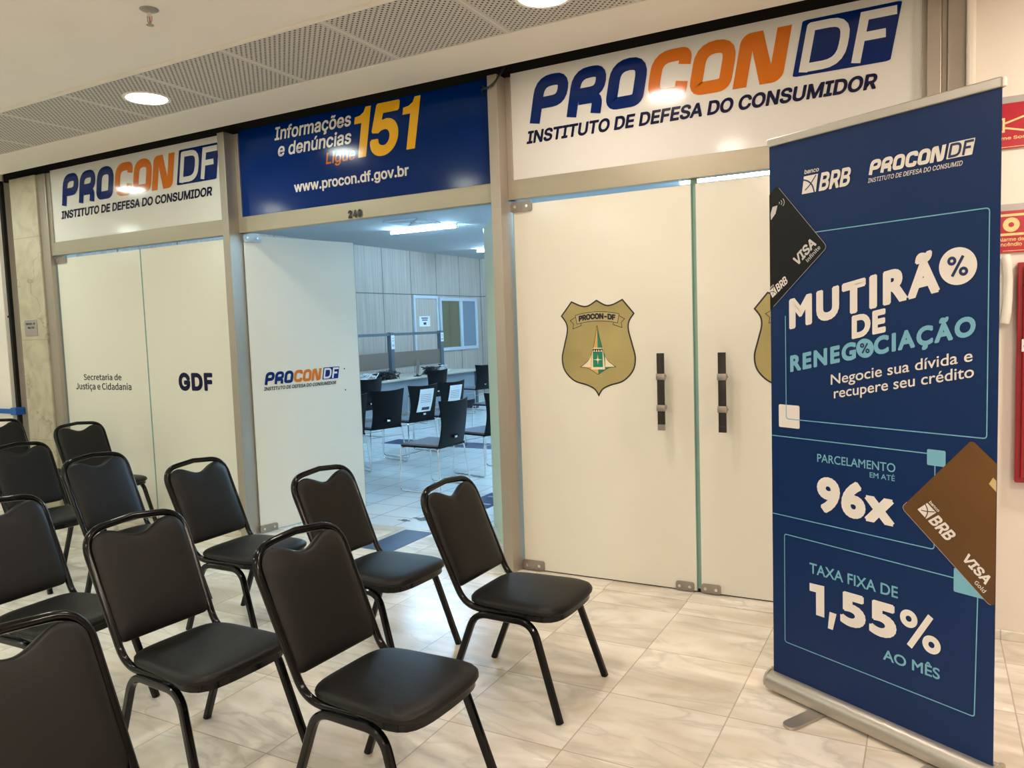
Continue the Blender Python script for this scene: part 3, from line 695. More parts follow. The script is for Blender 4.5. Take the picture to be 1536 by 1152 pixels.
obj('frame_arm', MB().tube(fillet([(0.011, 0, -0.034), (0.016, 0, -0.048), (0.005, 0, -0.066)], 0.01), 0.003, 8).tube(fillet([(-0.011, 0, -0.034), (-0.016, 0, -0.048), (-0.005, 0, -0.066)], 0.01), 0.003, 8), M['hinge'], sp, True)
part_label(obj('bulb', MB().lathe([(0.001, -0.036), (0.003, -0.040), (0.003, -0.060), (0.001, -0.064)], 10), mat('red_glass_bulb', (0.45, 0.05, 0.03), 0.1), sp, True), 'red glass bulb')
obj('deflector', MB().lathe([(0.004, -0.063), (0.006, -0.069), (0.017, -0.070), (0.017, -0.072), (0.003, -0.073)], 20), M['hinge'], sp, True)

# ------------------------------------------------------------------ waiting chairs
def make_chair(label):
    t = thing('stacking_chair', label, 'chair', (0, 0, 0), 0, 'black padded chairs in the corridor')
    r = 0.0138
    for sy in (-1, 1):
        mid = (0.0, sy * 0.198, 0.372)
        front = fillet([mid, (0.135, sy * 0.200, 0.372), (0.258, sy * 0.228, 0.0)], 0.075, 8)
        rear = fillet([mid, (-0.135, sy * 0.195, 0.372), (-0.285, sy * 0.190, 0.0)], 0.075, 8)
        obj('leg', MB().tube(front, r, 16, True), M['paint'], t, True)
        obj('leg', MB().tube(rear, r, 16, True), M['paint'], t, True)
    half = [(0.11, 0.180, 0.388), (-0.185, 0.190, 0.390), (-0.392, 0.201, 0.848), (-0.396, 0.0, 0.866)]
    h1 = fillet(half, [0.075, 0.092], 10)
    hoop = [Vector((p.x, -p.y, p.z)) for p in h1] + list(reversed(h1))[1:]
    # arch the top bar a little
    obj('back_frame', MB().tube(hoop, r, 16), M['paint'], t, True)
    # seat rail below the pad
    def outl(off, n=56):
        pts = []
        for k in range(n):
            th = 2 * PI * k / n; c, s = math.cos(th), math.sin(th)
            e = 5.2
            q = (abs(c) ** e + abs(s) ** e) ** (-1 / e)
            x, y = q * c, q * s
            wd = 0.205 + 0.012 * x
            pts.append((0.025 + x * (0.218 - off) + 0.012 * (1 - (y * y)) * (1 if x > 0 else 0) * max(0, x), y * (wd - off)))
        return pts
    def ring(off, z): return [(x, y, z) for x, y in outl(off)]
    obj('seat_rail', MB().rings([ring(0.014, 0.376), ring(0.010, 0.378), ring(0.010, 0.400), ring(0.014, 0.402)]), M['paint'], t, True)
    rs = [ring(0.020, 0.400), ring(0.006, 0.402), ring(0.0, 0.408), ring(0.0, 0.420), ring(0.006, 0.429), ring(0.020, 0.436), ring(0.05, 0.441), ring(0.10, 0.4445), ring(0.16, 0.446)]
    obj('seat', MB().rings(rs), M['vinyl'], t, True)
    # back pad between the hoop tubes, top edge scooped as a grip
    o0 = Vector((-0.19, 0, 0.385)); dirv = Vector((-0.185, 0, 0.44)).normalized(); nrm = Vector((dirv.z, 0, -dirv.x)); s0, s1 = 0.082, 0.492
    hw = 0.187
    def bout(off, n=22):
        pts = []; rb = 0.03; rt_ = 0.062
        lo, hi = s0 + off, s1 - off; W_ = hw - off
        for k in range(7):
            a = math.radians(180 + 90 * k / 6); pts.append((-(W_ - rb) + rb * math.cos(a), lo + rb + rb * math.sin(a)))
        for k in range(7):
            a = math.radians(270 + 90 * k / 6); pts.append(((W_ - rb) + rb * math.cos(a), lo + rb + rb * math.sin(a)))
        for k in range(7):
            a = math.radians(90 * k / 6); pts.append(((W_ - rt_) + rt_ * math.cos(a), hi - rt_ + rt_ * math.sin(a)))
        for k in range(1, n):
            y = (W_ - rt_) * (1 - 2 * k / n); u = y / (W_ - rt_)
            pts.append((y, hi - 0.040 * max(0.0, 1 - off / 0.09) * (0.5 + 0.5 * math.cos(PI * u))))
        for k in range(7):
            a = math.radians(90 + 90 * k / 6); pts.append((-(W_ - rt_) + rt_ * math.cos(a), hi - rt_ + rt_ * math.sin(a)))
        return pts
    def br(off, dn): return [tuple(o0 + dirv * s + Vector((0, y, 0)) + nrm * dn) for y, s in bout(off)]
    obj('backrest', MB().rings([br(0.012, -0.015), br(0.002, -0.012), br(0.0, -0.004), br(0.0, 0.008), br(0.006, 0.015), br(0.022, 0.021), br(0.045, 0.0245), br(0.075, 0.0265), br(0.11, 0.0278)]), M['vinyl'], t, True)
    return t
CH = [(-1.515, -1.392, -0.9, 'black padded chair nearest the badge doors, alone in front of the door post'),
      (-1.539, -2.304, -2.2, 'large black padded chair in the centre foreground, seat fully in view'),
      (-1.559, -3.244, 0.0, 'black padded chair cut off by the bottom left corner of the photo'),
      (-2.300, -1.354, -2.7, 'black padded chair in front of the open doorway, behind the front row'),
      (-2.312, -2.386, -3.5, 'black padded chair with brown sheen on its back, left of the centre foreground one'),
      (-3.178, -1.364, 1.4, 'black padded chair in front of the left door post, below the letters GDF'),
      (-3.190, -2.384, 2.5, 'black padded chair at the left photo edge with its seat in view, third row'),
      (-3.983, -1.427, 0.8, 'black padded chair whose back overlaps the chair against the left glass doors'),
      (-5.804, -0.394, -2.8, 'black padded chair standing against the left glass doors under Secretaria de Justiça'),
      (-5.009, -1.298, 0.0, 'black padded chair at the left edge, its back below the marble pillar'),
      (-6.882, -0.435, 0.0, 'farthest black padded chair, only its back top showing under the blue strap')]
c0 = make_chair(CH[0][3]); c0.location = (CH[0][0], CH[0][1], 0); c0.rotation_euler = (0, 0, math.radians(CH[0][2]))
for x, y, a, lb in CH[1:]: dup(c0, (x, y, 0), math.radians(a), lb)

# ------------------------------------------------------------------ roll-up banner
BT = math.radians(-29.3025)
bn = thing('roll_up_banner', 'tall blue roll-up banner with white MUTIRÃO headline standing before the badge doors', 'banner', (-0.57, -0.995, 0), BT)
BW = 0.862
fb = lambda x, z, d: (x, -0.0016 - d, z)
# base cassette: half-round front
prof = [(0.045, 0.012), (0.045, 0.07), (0.03, 0.083), (0.006, 0.085), (0.004, 0.081), (-0.012, 0.080), (-0.032, 0.070), (-0.043, 0.052), (-0.046, 0.035), (-0.042, 0.018), (-0.030, 0.010)]
obj('base_cassette', MB().rings([[(x, y, z) for y, z in prof] for x in (-0.008, BW + 0.008)]), M['alu'], bn, True)
obj('end_cap', MB().rings([[(x, y * 1.04, 0.008 + z * 0.99) for y, z in prof] for x in (-0.016, -0.008)]), M['alu'], bn)
obj('end_cap', MB().rings([[(x, y * 1.04, 0.008 + z * 0.99) for y, z in prof] for x in (BW + 0.008, BW + 0.016)]), M['alu'], bn)
for xf in (0.235, 0.70):
    pl = [(xf + 0.028 + q[0], q[1]) for q in []]
    poly = [(xf - 0.03, 0.16), (xf - 0.03, -0.19)] + [(xf + 0.03 * -math.cos(PI * k / 8), -0.19 - 0.03 * math.sin(PI * k / 8)) for k in range(1, 8)] + [(xf + 0.03, -0.19), (xf + 0.03, 0.16)]
    obj('foot', MB().prism(poly, lambda u, v, d: (u, v, d), 0.001, 0.012), M['alu'], bn)
obj('support_pole', MB().tube([(BW / 2, 0.028, 0.03), (BW / 2, 0.028, 2.24)], 0.009, 12), M['alu'], bn, True)
gp_ = MB(); NX = 24
vv = []
for k in range(NX + 1):
    x = BW * k / NX; yy = 0.0
    vv.append((x, yy))
gp_.rings([[(x, y, z) for x, y in vv] + [(x, y + 0.0012, z) for x, y in reversed(vv)] for z in (0.078, 2.222)])
gr = obj('graphic_panel', gp_, M['ban'], bn)
obj('top_rail', MB().box((-0.003, -0.010, 2.214), (BW + 0.003, 0.012, 2.246), 0.004), M['alu'], bn)
obj('rail_end', MB().box((BW + 0.003, -0.008, 2.216), (BW + 0.010, 0.010, 2.244), 0.002), M['abs_'], bn)
# prints
W_, C_ = MB(), MB()
def percent(mb, x0, x1, z0, z1, wd, d=0.0):
    w_ = x1 - x0; h_ = z1 - z0; r = min(w_ * 0.22, h_ * 0.25)
    put_poly(mb, fb, circle(x0 + r, z1 - r, r, 28), d, [circle(x0 + r, z1 - r, r - wd, 28)])
    put_poly(mb, fb, circle(x1 - r, z0 + r, r, 28), d, [circle(x1 - r, z0 + r, r - wd, 28)])
    put_stroke(mb, fb, [(x0 + w_ * 0.24, z0), (x1 - w_ * 0.24, z1)], wd, d=d)
def brb(mb, x, z, w_, h_, ang=0.0, with_banco=True, nb=None):
    """small bank mark: slanted square with crossing curves, letters, small word above"""
    ca, sa = math.cos(ang), math.sin(ang)
    def fr(u, v, d): return fb(x + (u * ca - v * sa) * w_, z + (u * sa + v * ca) * w_, 0.0008 + d)
    put_poly(mb, fr, [(0, 0), (0.29, 0.0), (0.335, 0.305), (0.045, 0.305)], 0)
    put_text(mb, fr, 'BRB', 0.345, 1.0, 0.0, 0.305, 'sans', 0.05, 0.2)
    if with_banco: put_text(mb, fr, 'banco', 0.055, 0.36, 0.345, 0.42, 'sans', 0.03, 0.15)
    if nb is not None:
        put_stroke(nb, fr, [(v.x, v.y) for v in catmull([(0.02, 0.25), (0.13, 0.21), (0.22, 0.12), (0.26, -0.005)], 5)], 0.026, d=0.0006)
        put_stroke(nb, fr, [(v.x, v.y) for v in catmull([(0.07, 0.06), (0.17, 0.14), (0.30, 0.29)], 5)], 0.02, d=0.0006)
N_ = MB()
brb(W_, 0.152, 2.009, 0.212, 0, 0.0, True, N_)
put_text(W_, fb, 'MUTIRÃ', 0.090, 0.680, 1.497, 1.612, 'bfont', 0.085, 0.0, 0.197, track=1.24)
put_poly(W_, fb, circle(0.736, 1.690, 0.060, 36))
put_text(W_, fb, 'DE', 0.361, 0.492, 1.458, 1.540, 'bfont', 0.08, 0.0, 0.19, track=1.12)
percent(N_, 0.703, 0.769, 1.658, 1.722, 0.0095, 0.0006)
put_text(W_, fb, 'Negocie sua dívida e', 0.274, 0.785, 1.287, 1.325, 'bfont', 0.012, 0.0, 0.195)
put_text(W_, fb, 'recupere seu crédito', 0.287, 0.790, 1.237, 1.275, 'bfont', 0.012, 0.0, 0.197)
put_text(W_, fb, '96x', 0.212, 0.527, 0.799, 0.931, 'bfont', 0.08, track=1.12)
put_text(W_, fb, '55', 0.312, 0.536, 0.384, 0.510, 'bfont', 0.075, 0.0, 0.012, track=1.12)
put_poly(W_, fb, [(0.266, 0.412), (0.296, 0.412), (0.280, 0.345), (0.258, 0.345)]); percent(W_, 0.548, 0.692, 0.384, 0.514, 0.021)
put_poly(W_, fb, [(0.177, 0.502), (0.243, 0.506), (0.243, 0.382), (0.206, 0.382), (0.206, 0.472), (0.177, 0.471)])
put_poly(W_, fb, rrect(0.037, 0.135, 1.107, 1.198, 0.006))
flat('lettering', W_, M['ban_w'], gr)
put_text(C_, fb, 'RENEG', 0.093, 0.378, 1.329, 1.392, 'bfont', 0.07, 0.0, 0.2, track=1.22)
put_text(C_, fb, 'CIAÇÃO', 0.447, 0.794, 1.400, 1.463, 'bfont', 0.07, 0.0, 0.2, track=1.22)
put_poly(C_, fb, circle(0.413, 1.425, 0.0345, 28))
percent(N_, 0.394, 0.432, 1.407, 1.443, 0.0055, 0.0006)
flat('lettering', N_, M['ban_n'], gr)
put_text(C_, fb, 'PARCELAMENTO', 0.214, 0.529, 0.988, 1.019, 'bfont', 0.012, 0.0, 0.01)
put_text(C_, fb, 'EM ATÉ', 0.432, 0.527, 0.960, 0.979, 'bfont', 0.012)
put_text(C_, fb, 'TAXA FIXA DE', 0.177, 0.540, 0.543, 0.584, 'bfont', 0.02)
put_text(C_, fb, 'AO MÊS', 0.485, 0.690, 0.303, 0.341, 'bfont', 0.025)
lw_ = 0.0036
put_stroke(C_, fb, [(0.20, 1.860), (0.831, 1.861), (0.831, 1.143), (0.073, 1.142), (0.072, 1.55)], lw_, rad=0.012)
put_stroke(C_, fb, [(0.0, 1.069), (0.668, 1.073), (0.667, 0.749), (0.0, 0.748)], lw_, rad=0.012)
put_stroke(C_, fb, [(0.060, 0.673), (0.810, 0.668), (0.803, 0.222), (0.059, 0.225)], lw_, closed=True, rad=0.010)
put_poly(C_, fb, rrect(0.641, 0.703, 1.034, 1.088, 0.005), 0.0003); put_poly(C_, fb, rrect(0.733, 0.850, 0.623, 0.703, 0.005), 0.0003)
flat('lettering', C_, M['ban_c'], gr)
logo(gr, fb, 0.427, 2.031, 0.350, 0.050, ('INSTITUTO DE DEFESA DO CONSUMID', 0.424, 0.750, 2.005, 2.020, 0.02), M['ban_w'], M['ban_w'], M['ban_w'], M['ban_n'], M['ban_w'], d=0.0006)
# printed payment cards, tilted
def clip_poly(p, xa, xb):
    def cut(p, k, s):
        out = []
        for i in range(len(p)):
            a, b = p[i], p[(i + 1) % len(p)]; ia, ib = s * (a[0] - k) <= 0, s * (b[0] - k) <= 0
            if ia: out.append(a)
            if ia != ib: t = (k - a[0]) / (b[0] - a[0]); out.append((k, a[1] + t * (b[1] - a[1])))
        return out
    return cut(cut(p, xb, 1), xa, -1)
def frame2(ox, oz, ang): 
    ca, sa = math.cos(ang), math.sin(ang); return lambda u, v, d: fb(ox + u * ca - v * sa, oz + u * sa + v * ca, d)
# black card: right corner (0.257,1.801), top corner (0.071,2.087), bottom runs to (0.0,1.58)
a1 = math.atan2(1.801 - 1.583, 0.257 - 0.004)
def rot_pts(pts, ox, oz, ang): return [(ox + u * math.cos(ang) - v * math.sin(ang), oz + u * math.sin(ang) + v * math.cos(ang)) for u, v in pts]
card = rot_pts(rrect(-0.56, 0.0, 0.0, 0.345, 0.014), 0.262, 1.800, a1)
put_c = lambda c, g_: (lambda mb: mb)(0)
K_ = MB(); cc = clip_poly(card, 0.0, BW); put_poly(K_, fb, cc, 0.0010); flat('printed_card', K_, M['ban_k'], gr)
E_ = MB(); put_stroke(E_, fb, rot_pts([(-0.325, 0.0), (-0.014, 0.0), (-0.004, 0.004), (0.0, 0.014), (0.0, 0.33)], 0.262, 1.800, a1), 0.0016, d=0.0014)
fr1 = frame2(0.262, 1.800, a1)
S_ = MB(); ff = lambda u, v, d: fr1(u, v, 0.0016 + d)
put_text(S_, ff, 'VISA', -0.142, -0.020, 0.040, 0.077, 'sans', 0.06, 0.15); put_text(S_, ff, 'Infinite', -0.097, -0.022, 0.017, 0.032, 'plain', 0.02)
put_poly(S_, fb, [(0.008, 1.931), (0.030, 1.953), (0.040, 1.984), (0.016, 1.981), (0.006, 1.955)], 0.0016)
for k in range(3): put_stroke(S_, fb, [(0.044 + 0.007 * k + (0.006 + 0.004 * k) * math.cos(t), 1.992 + (0.004 + 0.006 * k) * math.sin(t)) for t in [math.radians(-60 + 20 * j) for j in range(7)]], 0.0025, d=0.0016)
flat('card_print', S_, M['ban_s'], gr)
Wb = MB(); Nb = MB()
brb(Wb, 0.012, 1.624, 0.100, 0, math.radians(36.5), True, Nb)
for i, v in enumerate(Wb.v): Wb.v[i] = (v[0], v[1] - 0.001, v[2])
for i, v in enumerate(Nb.v): Nb.v[i] = (v[0], v[1] - 0.001, v[2])
flat('card_print', Wb, M['ban_w'], gr); flat('card_print', Nb, M['ban_k'], gr)
# bronze card
a2 = math.atan2(0.620 - 0.871, 0.841 - 0.560)
card2 = rot_pts(rrect(0.0, 0.400, 0.0, 0.352, 0.014), 0.552, 0.872, a2)
K2 = MB(); put_poly(K2, fb, clip_poly(card2, 0.0, BW), 0.0010); flat('printed_card', K2, M['ban_g'], gr)
put_stroke(E_, fb, rot_pts([(0.0, 0.03), (0.0, 0.012), (0.004, 0.004), (0.014, 0.0), (0.386, 0.0), (0.396, 0.004)], 0.552, 0.872, a2), 0.0016, d=0.0014)
flat('card_edge', E_, M['ban_e'], gr)
fr2 = frame2(0.552, 0.872, a2); ff2 = lambda u, v, d: fr2(u, v, 0.0016 + d)
Wc = MB(); Nc = MB(); brb(Wc, 0.610, 0.876, 0.142, 0, a2, True, Nc)
for B_ in (Wc, Nc):
    for i, v in enumerate(B_.v): B_.v[i] = (v[0], v[1] - 0.001, v[2])
put_text(Wc, ff2, 'VISA', 0.240, 0.346, 0.038, 0.071, 'sans', 0.06, 0.1); put_text(Wc, ff2, 'Gold', 0.318, 0.358, 0.013, 0.027, 'plain', 0.02)
flat('card_print', Wc, M['ban_w'], gr); flat('card_print', Nc, M['ban_g'], gr)
G2 = MB(); put_poly(G2, fb, clip_poly(rrect(0.842, 0.90, 0.962, 1.02, 0.008), 0, BW), 0.0016)
G2 = MB(); put_poly(G2, fb, clip_poly([(0.840, 1.000), (0.852, 1.022), (0.90, 0.98), (0.90, 0.94)], 0, BW), 0.0016); flat('card_print', G2, M['ban_gold'], gr)

# ------------------------------------------------------------------ fire-safety items on the right wall
YW = -0.045
fz = lambda x, z, d: (x, YW - 0.0085 - d, z)
def safety(name, label, z0, z1, zr, draw):
    t = thing(name, label, 'sign', ((0.20 + 0.43) / 2, YW, (z0 + z1) / 2)); l = t.location
    obj('plate', MB().box((0.195 - l.x, -0.008, z0 - l.z), (0.425 - l.x, 0, z1 - l.z), 0.001), M['redback'], t)
    fn = lambda x, z, d: (x - l.x, -0.0085 - d, z - l.z)
    mb = MB(); put_poly(mb, fn, [(0.195, z0), (0.425, z0), (0.425, zr), (0.195, zr)]); flat('red_field', mb, M['red'], t)
    mb = MB(); draw(mb, fn); flat('pictogram', mb, M['lumi'], t)
def draw_horn(mb, fn):
    put_stroke(mb, fn, [(0.235, 2.395), (0.277, 2.395), (0.277, 2.34), (0.235, 2.34)], 0.009, closed=True, d=0.0006)
    put_stroke(mb, fn, [(0.282, 2.375), (0.36, 2.40), (0.36, 2.335), (0.282, 2.355)], 0.008, d=0.0006)
    put_text(mb, fn, 'Alarme Sonoro', 0.215, 0.405, 2.303, 2.317, 'sans', 0.03, d=0.0006); put_stroke(mb, fn, [(0.26, 2.270), (0.36, 2.270)], 0.0025, d=0.0006)
def draw_bell(mb, fn):
    put_stroke(mb, fn, [(0.250, 1.968), (0.372, 1.968), (0.372, 1.882), (0.250, 1.882)], 0.011, closed=True, d=0.0006)
    put_poly(mb, fn, circle(0.311, 1.925, 0.032, 32), 0.0006, [circle(0.311, 1.925, 0.011, 20)])
    put_text(mb, fn, 'Alarme de', 0.262, 0.360, 1.852, 1.868, 'sans', 0.03, d=0.0006); put_text(mb, fn, 'Incêndio', 0.262, 0.352, 1.830, 1.846, 'sans', 0.03, d=0.0006); put_stroke(mb, fn, [(0.28, 1.809), (0.37, 1.809)], 0.0025, d=0.0006)
safety('safety_sign', 'red alarm horn sign, the upper of two on the right wall', 2.262, 2.492, 2.462, draw_horn)
safety('safety_sign', 'red fire alarm sign with ring symbol, the lower of two on the right wall', 1.800, 2.018, 1.988, draw_bell)
ic = thing('wall_handset', 'white wall-mounted handset beside the banner edge and red cabinet', 'intercom', (0.292, YW, 1.63))
obj('base_plate', MB().box((-0.06, -0.030, -0.135), (0.012, 0, 0.15), 0.010), M['abs_'], ic)
hs_ = [(-0.05, -0.03), (-0.05, 0.02), (-0.05, 0.03)]
obj('handset', MB().tube([(-0.004, -0.045, -0.145), (0.003, -0.052, -0.10), (0.008, -0.040, -0.04), (0.008, -0.040, 0.06), (0.003, -0.052, 0.12), (-0.004, -0.045, 0.155)], 0.019, 12), M['abs_'], ic, True)
hc = thing('hose_cabinet', 'red fire hose cabinet with pale label strip, cut by the right photo edge', 'cabinet', (0.72, YW - 0.002, 1.255))
obj('body', MB().box((-0.385, -0.05, -0.497), (0.385, 0, 0.497), 0.004), M['redbox'], hc)
dr = obj('door', MB().box((-0.365, -0.062, -0.475), (0.365, -0.05, 0.475), 0.004), M['redbox'], hc)
obj('label_strip', MB().box((-0.367, -0.064, 0.10), (0.30, -0.0615, 0.155)), M['paper'], dr)
obj('latch', MB().lathe([(0.018, 0.0), (0.018, 0.012), (0.012, 0.014)], 16, (0.30, -0.07, 0.0)), M['hinge'], dr)
flat('red_line', MB().add([(-0.36, -0.0645, 0.122), (0.28, -0.0645, 0.122), (0.28, -0.0645, 0.129), (-0.36, -0.0645, 0.129)], [(0, 1, 2, 3)]), M['red'], dr)

# ------------------------------------------------------------------ inner room: lights
def tube_light(x, y, label, rot=0.0):
    t = thing('tube_light', label, 'lamp', (x, y, 3.10), rot, 'tube lights on the office ceiling')
    obj('fixture', MB().box((-0.62, -0.03, -0.022), (0.62, 0.03, 0), 0.004), M['abs_'], t)
    obj('lens', MB().tube([(-0.60, 0, -0.040), (0.60, 0, -0.040)], 0.019, 12), M['tube'], t, True)
    for sx in (-1, 1): obj('lamp_holder', MB().box((sx * 0.612 - 0.012, -0.024, -0.062), (sx * 0.612 + 0.012, 0.024, -0.015), 0.003), M['abs_'], t)
tube_light(-6.89, 5.74, 'lit white tube light on the office ceiling, nearer of two seen through the doorway')
tube_light(-7.47, 9.35, 'lit white tube light on the office ceiling, half hidden by the door post')
tube_light(-1.85, 4.36, 'lit white tube light glowing through the gap above the badge doors')
for x, y in ((-3.3, 3.4), (-4.4, 7.6), (-1.9, 7.6), (-4.4, 10.4), (-7.2, 2.6), (-1.2, 1.8)): tube_light(x, y, 'added white tube light out of view, brightening the office')  # unseen tubes added to even the room light and brighten the open leaf
vt = thing('ceiling_vent', 'flat square grille on the office ceiling beside the nearer tube light', 'vent', (-6.68, 5.16, 3.10))
vf = MB()
for k in range(5):
    r_ = 0.30 - k * 0.055
    for a, b in (((-r_, -r_, -0.012), (r_, -r_ + 0.02, 0)), ((-r_, r_ - 0.02, -0.012), (r_, r_, 0)), ((-r_, -r_, -0.012), (-r_ + 0.02, r_, 0)), ((r_ - 0.02, -r_, -0.012), (r_, r_, 0))): vf.box(a, b)
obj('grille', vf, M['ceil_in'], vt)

# ------------------------------------------------------------------ inner room: visitor chairs
def make_visitor(label):
    t = thing('visitor_chair', label, 'chair', (0, 0, 0), 0, 'black office visitor chairs')
    # shell back, concave, flaring at the top
    fr_, bk = [], []
    NU, NV = 10, 12
    grid = []
    for j in range(NV + 1):
        v = j / NV; z = 0.425 + 0.435 * v; wv = 0.205 + 0.03 * v ** 2 - 0.012 * math.sin(PI * v)
        x0 = -0.20 - 0.085 * v - 0.02 * math.sin(PI * v)
        row = []
        for i in range(NU + 1):
            u = -1 + 2 * i / NU
            row.append(Vector((x0 + 0.035 * u * u * (0.4 + v) - 0.0, u * wv, z + (0.014 * u * u if j == NV else 0))))
        grid.append(row)
    def shell(g, th):
        mb = MB(); R_, C2 = len(g), len(g[0])
        vs_ = [p for r in g for p in r] + [p + Vector((-th, 0, 0)) for r in g for p in r]; o_ = R_ * C2
        fs = []
        for j in range(R_ - 1):
            for i in range(C2 - 1):
                a = j * C2 + i; fs.append((a, a + 1, a + C2 + 1, a + C2)); fs.append((o_ + a, o_ + a + C2, o_ + a + C2 + 1, o_ + a + 1))
        bd = [(0, i) for i in range(C2)] + [(j, C2 - 1) for j in range(1, R_)] + [(R_ - 1, i) for i in range(C2 - 2, -1, -1)] + [(j, 0) for j in range(R_ - 2, 0, -1)]
        ix = [j * C2 + i for j, i in bd]
        for k in range(len(ix)): a, b = ix[k], ix[(k + 1) % len(ix)]; fs.append((a, o_ + a, o_ + b, b))
        return mb.add(vs_, fs)
    bkr = obj('backrest', shell(grid, 0.012), M['plastic'], t, True)
    obj('grip_plate', MB().box((-0.262, -0.045, 0.505), (-0.245, 0.045, 0.530), 0.004), M['plastic'], bkr)
    part_label(obj('clip', MB().box((-0.268, -0.012, 0.506), (-0.258, 0.030, 0.528), 0.003), M['chrome'], bkr), 'bright metal clip')
    sp_ = [(0.235, 0.222), (0.20, 0.235), (-0.17, 0.215), (-0.215, 0.205)]; sp2 = sp_ + [(x, -y) for x, y in reversed(sp_)]
    obj('seat_shell', MB().prism(sp2, lambda u, v, d: (u, v, 0.425 + d + 0.10 * u * (0.12 if u > 0 else 0.1)), 0.0, 0.016), M['plastic'], t)
    sp3 = [(x * 0.94, y * 0.93) for x, y in sp2]
    obj('seat_pad', MB().prism(sp3, lambda u, v, d: (u, v, 0.441 + d + 0.10 * u * (0.12 if u > 0 else 0.1)), 0.0, 0.016), M['greypad'], t)
    for sy in (-1, 1):
        pth = fillet([(0.18, sy * 0.20, 0.422), (0.225, sy * 0.235, 0.418), (0.245, sy * 0.252, 0.008), (-0.235, sy * 0.252, 0.008), (-0.195, sy * 0.215, 0.418), (-0.16, sy * 0.19, 0.422)], [0.02, 0.04, 0.04, 0.02], 5)
        obj('sled_leg', MB().tube(pth, 0.0068, 8), M['chrome'], t, True)
    obj('cross_rod', MB().tube([(0.232, -0.238, 0.33), (0.232, 0.238, 0.33)], 0.005, 8).tube([(-0.205, -0.222, 0.33), (-0.205, 0.222, 0.33)], 0.005, 8), M['chrome'], t, True)
    return t
VC = [(-4.229, 1.924, 178, 'black office chair with grey seat in the doorway, nearest the threshold'),
      (-5.661, 2.841, 163, 'black office chair beside the open door leaf with a metal clip on its back'),
      (-5.644, 3.498, 167, 'black office chair with a printed notice on its back, the left of the two'),
      (-5.592, 4.048, 170, 'black office chair with a printed notice on its back, the right of the two'),
      (-4.171, 2.789, 166, 'black office chair half hidden by the green glass edge of the open door'),
      (-7.337, 6.321, 168, 'black office chair pulled up to the long desk, left of the bare desk end'),
      (-7.161, 4.346, 174, 'black office chair at the desk behind the chair with a metal clip'),
      (-7.27, 7.72, 168, 'black office chair at the far right end of the desk'),
      (-5.662, 2.18, 165, 'black office chair mostly hidden behind the open white door leaf'),
      (-5.50, 5.35, 172, 'black office chair whose seat shows past the two chairs with notices')]
v0 = make_visitor(VC[0][3]); v0.location = (VC[0][0], VC[0][1], 0); v0.rotation_euler = (0, 0, math.radians(VC[0][2]))
for x, y, a, lb in VC[1:]: dup(v0, (x, y, 0), math.radians(a), lb)
def notice(x, y, a, label):
    t = thing('paper_notice', label, 'notice', (x, y, 0), math.radians(a), 'paper notices taped to chair backs')
    tilt = 0.0
    def fnn(u, v, d):    # u across as read from behind the chair, v up
        vv_ = (v - 0.425) / 0.435
        return (-0.20 - 0.085 * vv_ - 0.02 * math.sin(PI * vv_) - 0.0145 - d, -u, v)
    mb = MB(); NZ = 8; vs_ = []
    for j in range(NZ + 1):
        v = 0.545 + 0.275 * j / NZ; k = 0.04 * (j / NZ - 0.5) 
        vs_ += [fnn(-0.112 + k, v, 0.002), fnn(0.112 + k, v, 0.002)]
    mb.add(vs_, [(2 * j, 2 * j + 1, 2 * j + 3, 2 * j + 2) for j in range(NZ)]); flat('sheet', mb, M['paper'], t)
    mb = MB()
    for j in range(5): z = 0.66 + 0.022 * j; put_poly(mb, fnn, [(-0.085, z), (0.085, z), (0.086, z + 0.006), (-0.084, z + 0.006)], 0.003)
    flat('text_lines', mb, M['ink_g'], t)
    mb = MB(); put_poly(mb, fnn, [(-0.055, 0.565), (0.065, 0.565), (0.07, 0.60), (-0.05, 0.60)], 0.003); flat('dark_footer', mb, M['ink'], t)
notice(-5.644, 3.498, 167, 'white notice with dark footer on the back of the left office chair')
notice(-5.592, 4.048, 170, 'white notice on the back of the right office chair, its foot hidden')

# ------------------------------------------------------------------ inner room: desks
XD = -7.90
dk = thing('office_desk', 'long beige desk with grey front panel along the office', 'desk', (XD, 6.3, 0))
obj('desktop', MB().box((-0.42, -3.3, 0.715), (0.38, 2.2, 0.742), 0.004), M['desk'], dk)
obj('modesty_panel', MB().box((0.24, -3.2, 0.18), (0.262, 2.05, 0.712)), M['greypanel'], dk)
obj('leg', MB().box((-0.35, 2.02, 0.0), (0.30, 2.08, 0.715), 0.004), M['greymetal'], dk)
obj('leg', MB().box((-0.35, -3.24, 0.0), (0.30, -3.18, 0.715), 0.004), M['greymetal'], dk)
def screen(ya, yb, label, left_post, right_post):
    t = thing('desk_screen', label, 'screen', (XD, (ya + yb) / 2, 0.742), 0, 'taupe screens along the desk'); l = (ya + yb) / 2
    for has, y in ((left_post, ya), (right_post, yb)):
        if has: obj('post', MB().box((-0.04, y - l - 0.045, 0.0), (0.04, y - l + 0.045, 0.755), 0.004), M['greymetal'], t)
    obj('top_rail', MB().box((-0.025, ya - l, 0.70), (0.025, yb - l, 0.745), 0.003), M['greymetal'], t)
    obj('panel', MB().box((-0.018, ya - l + 0.05, 0.165), (0.018, yb - l - 0.05, 0.425), 0.004), M['taupe'], t)
    obj('lower_rail', MB().box((-0.024, ya - l + 0.05, 0.148), (0.024, yb - l - 0.05, 0.165)), M['alu'], t)
screen(4.70, 6.07, 'taupe desk screen left of the grey post', True, False)
screen(6.12, 7.60, 'taupe desk screen right of the grey post', True, True)
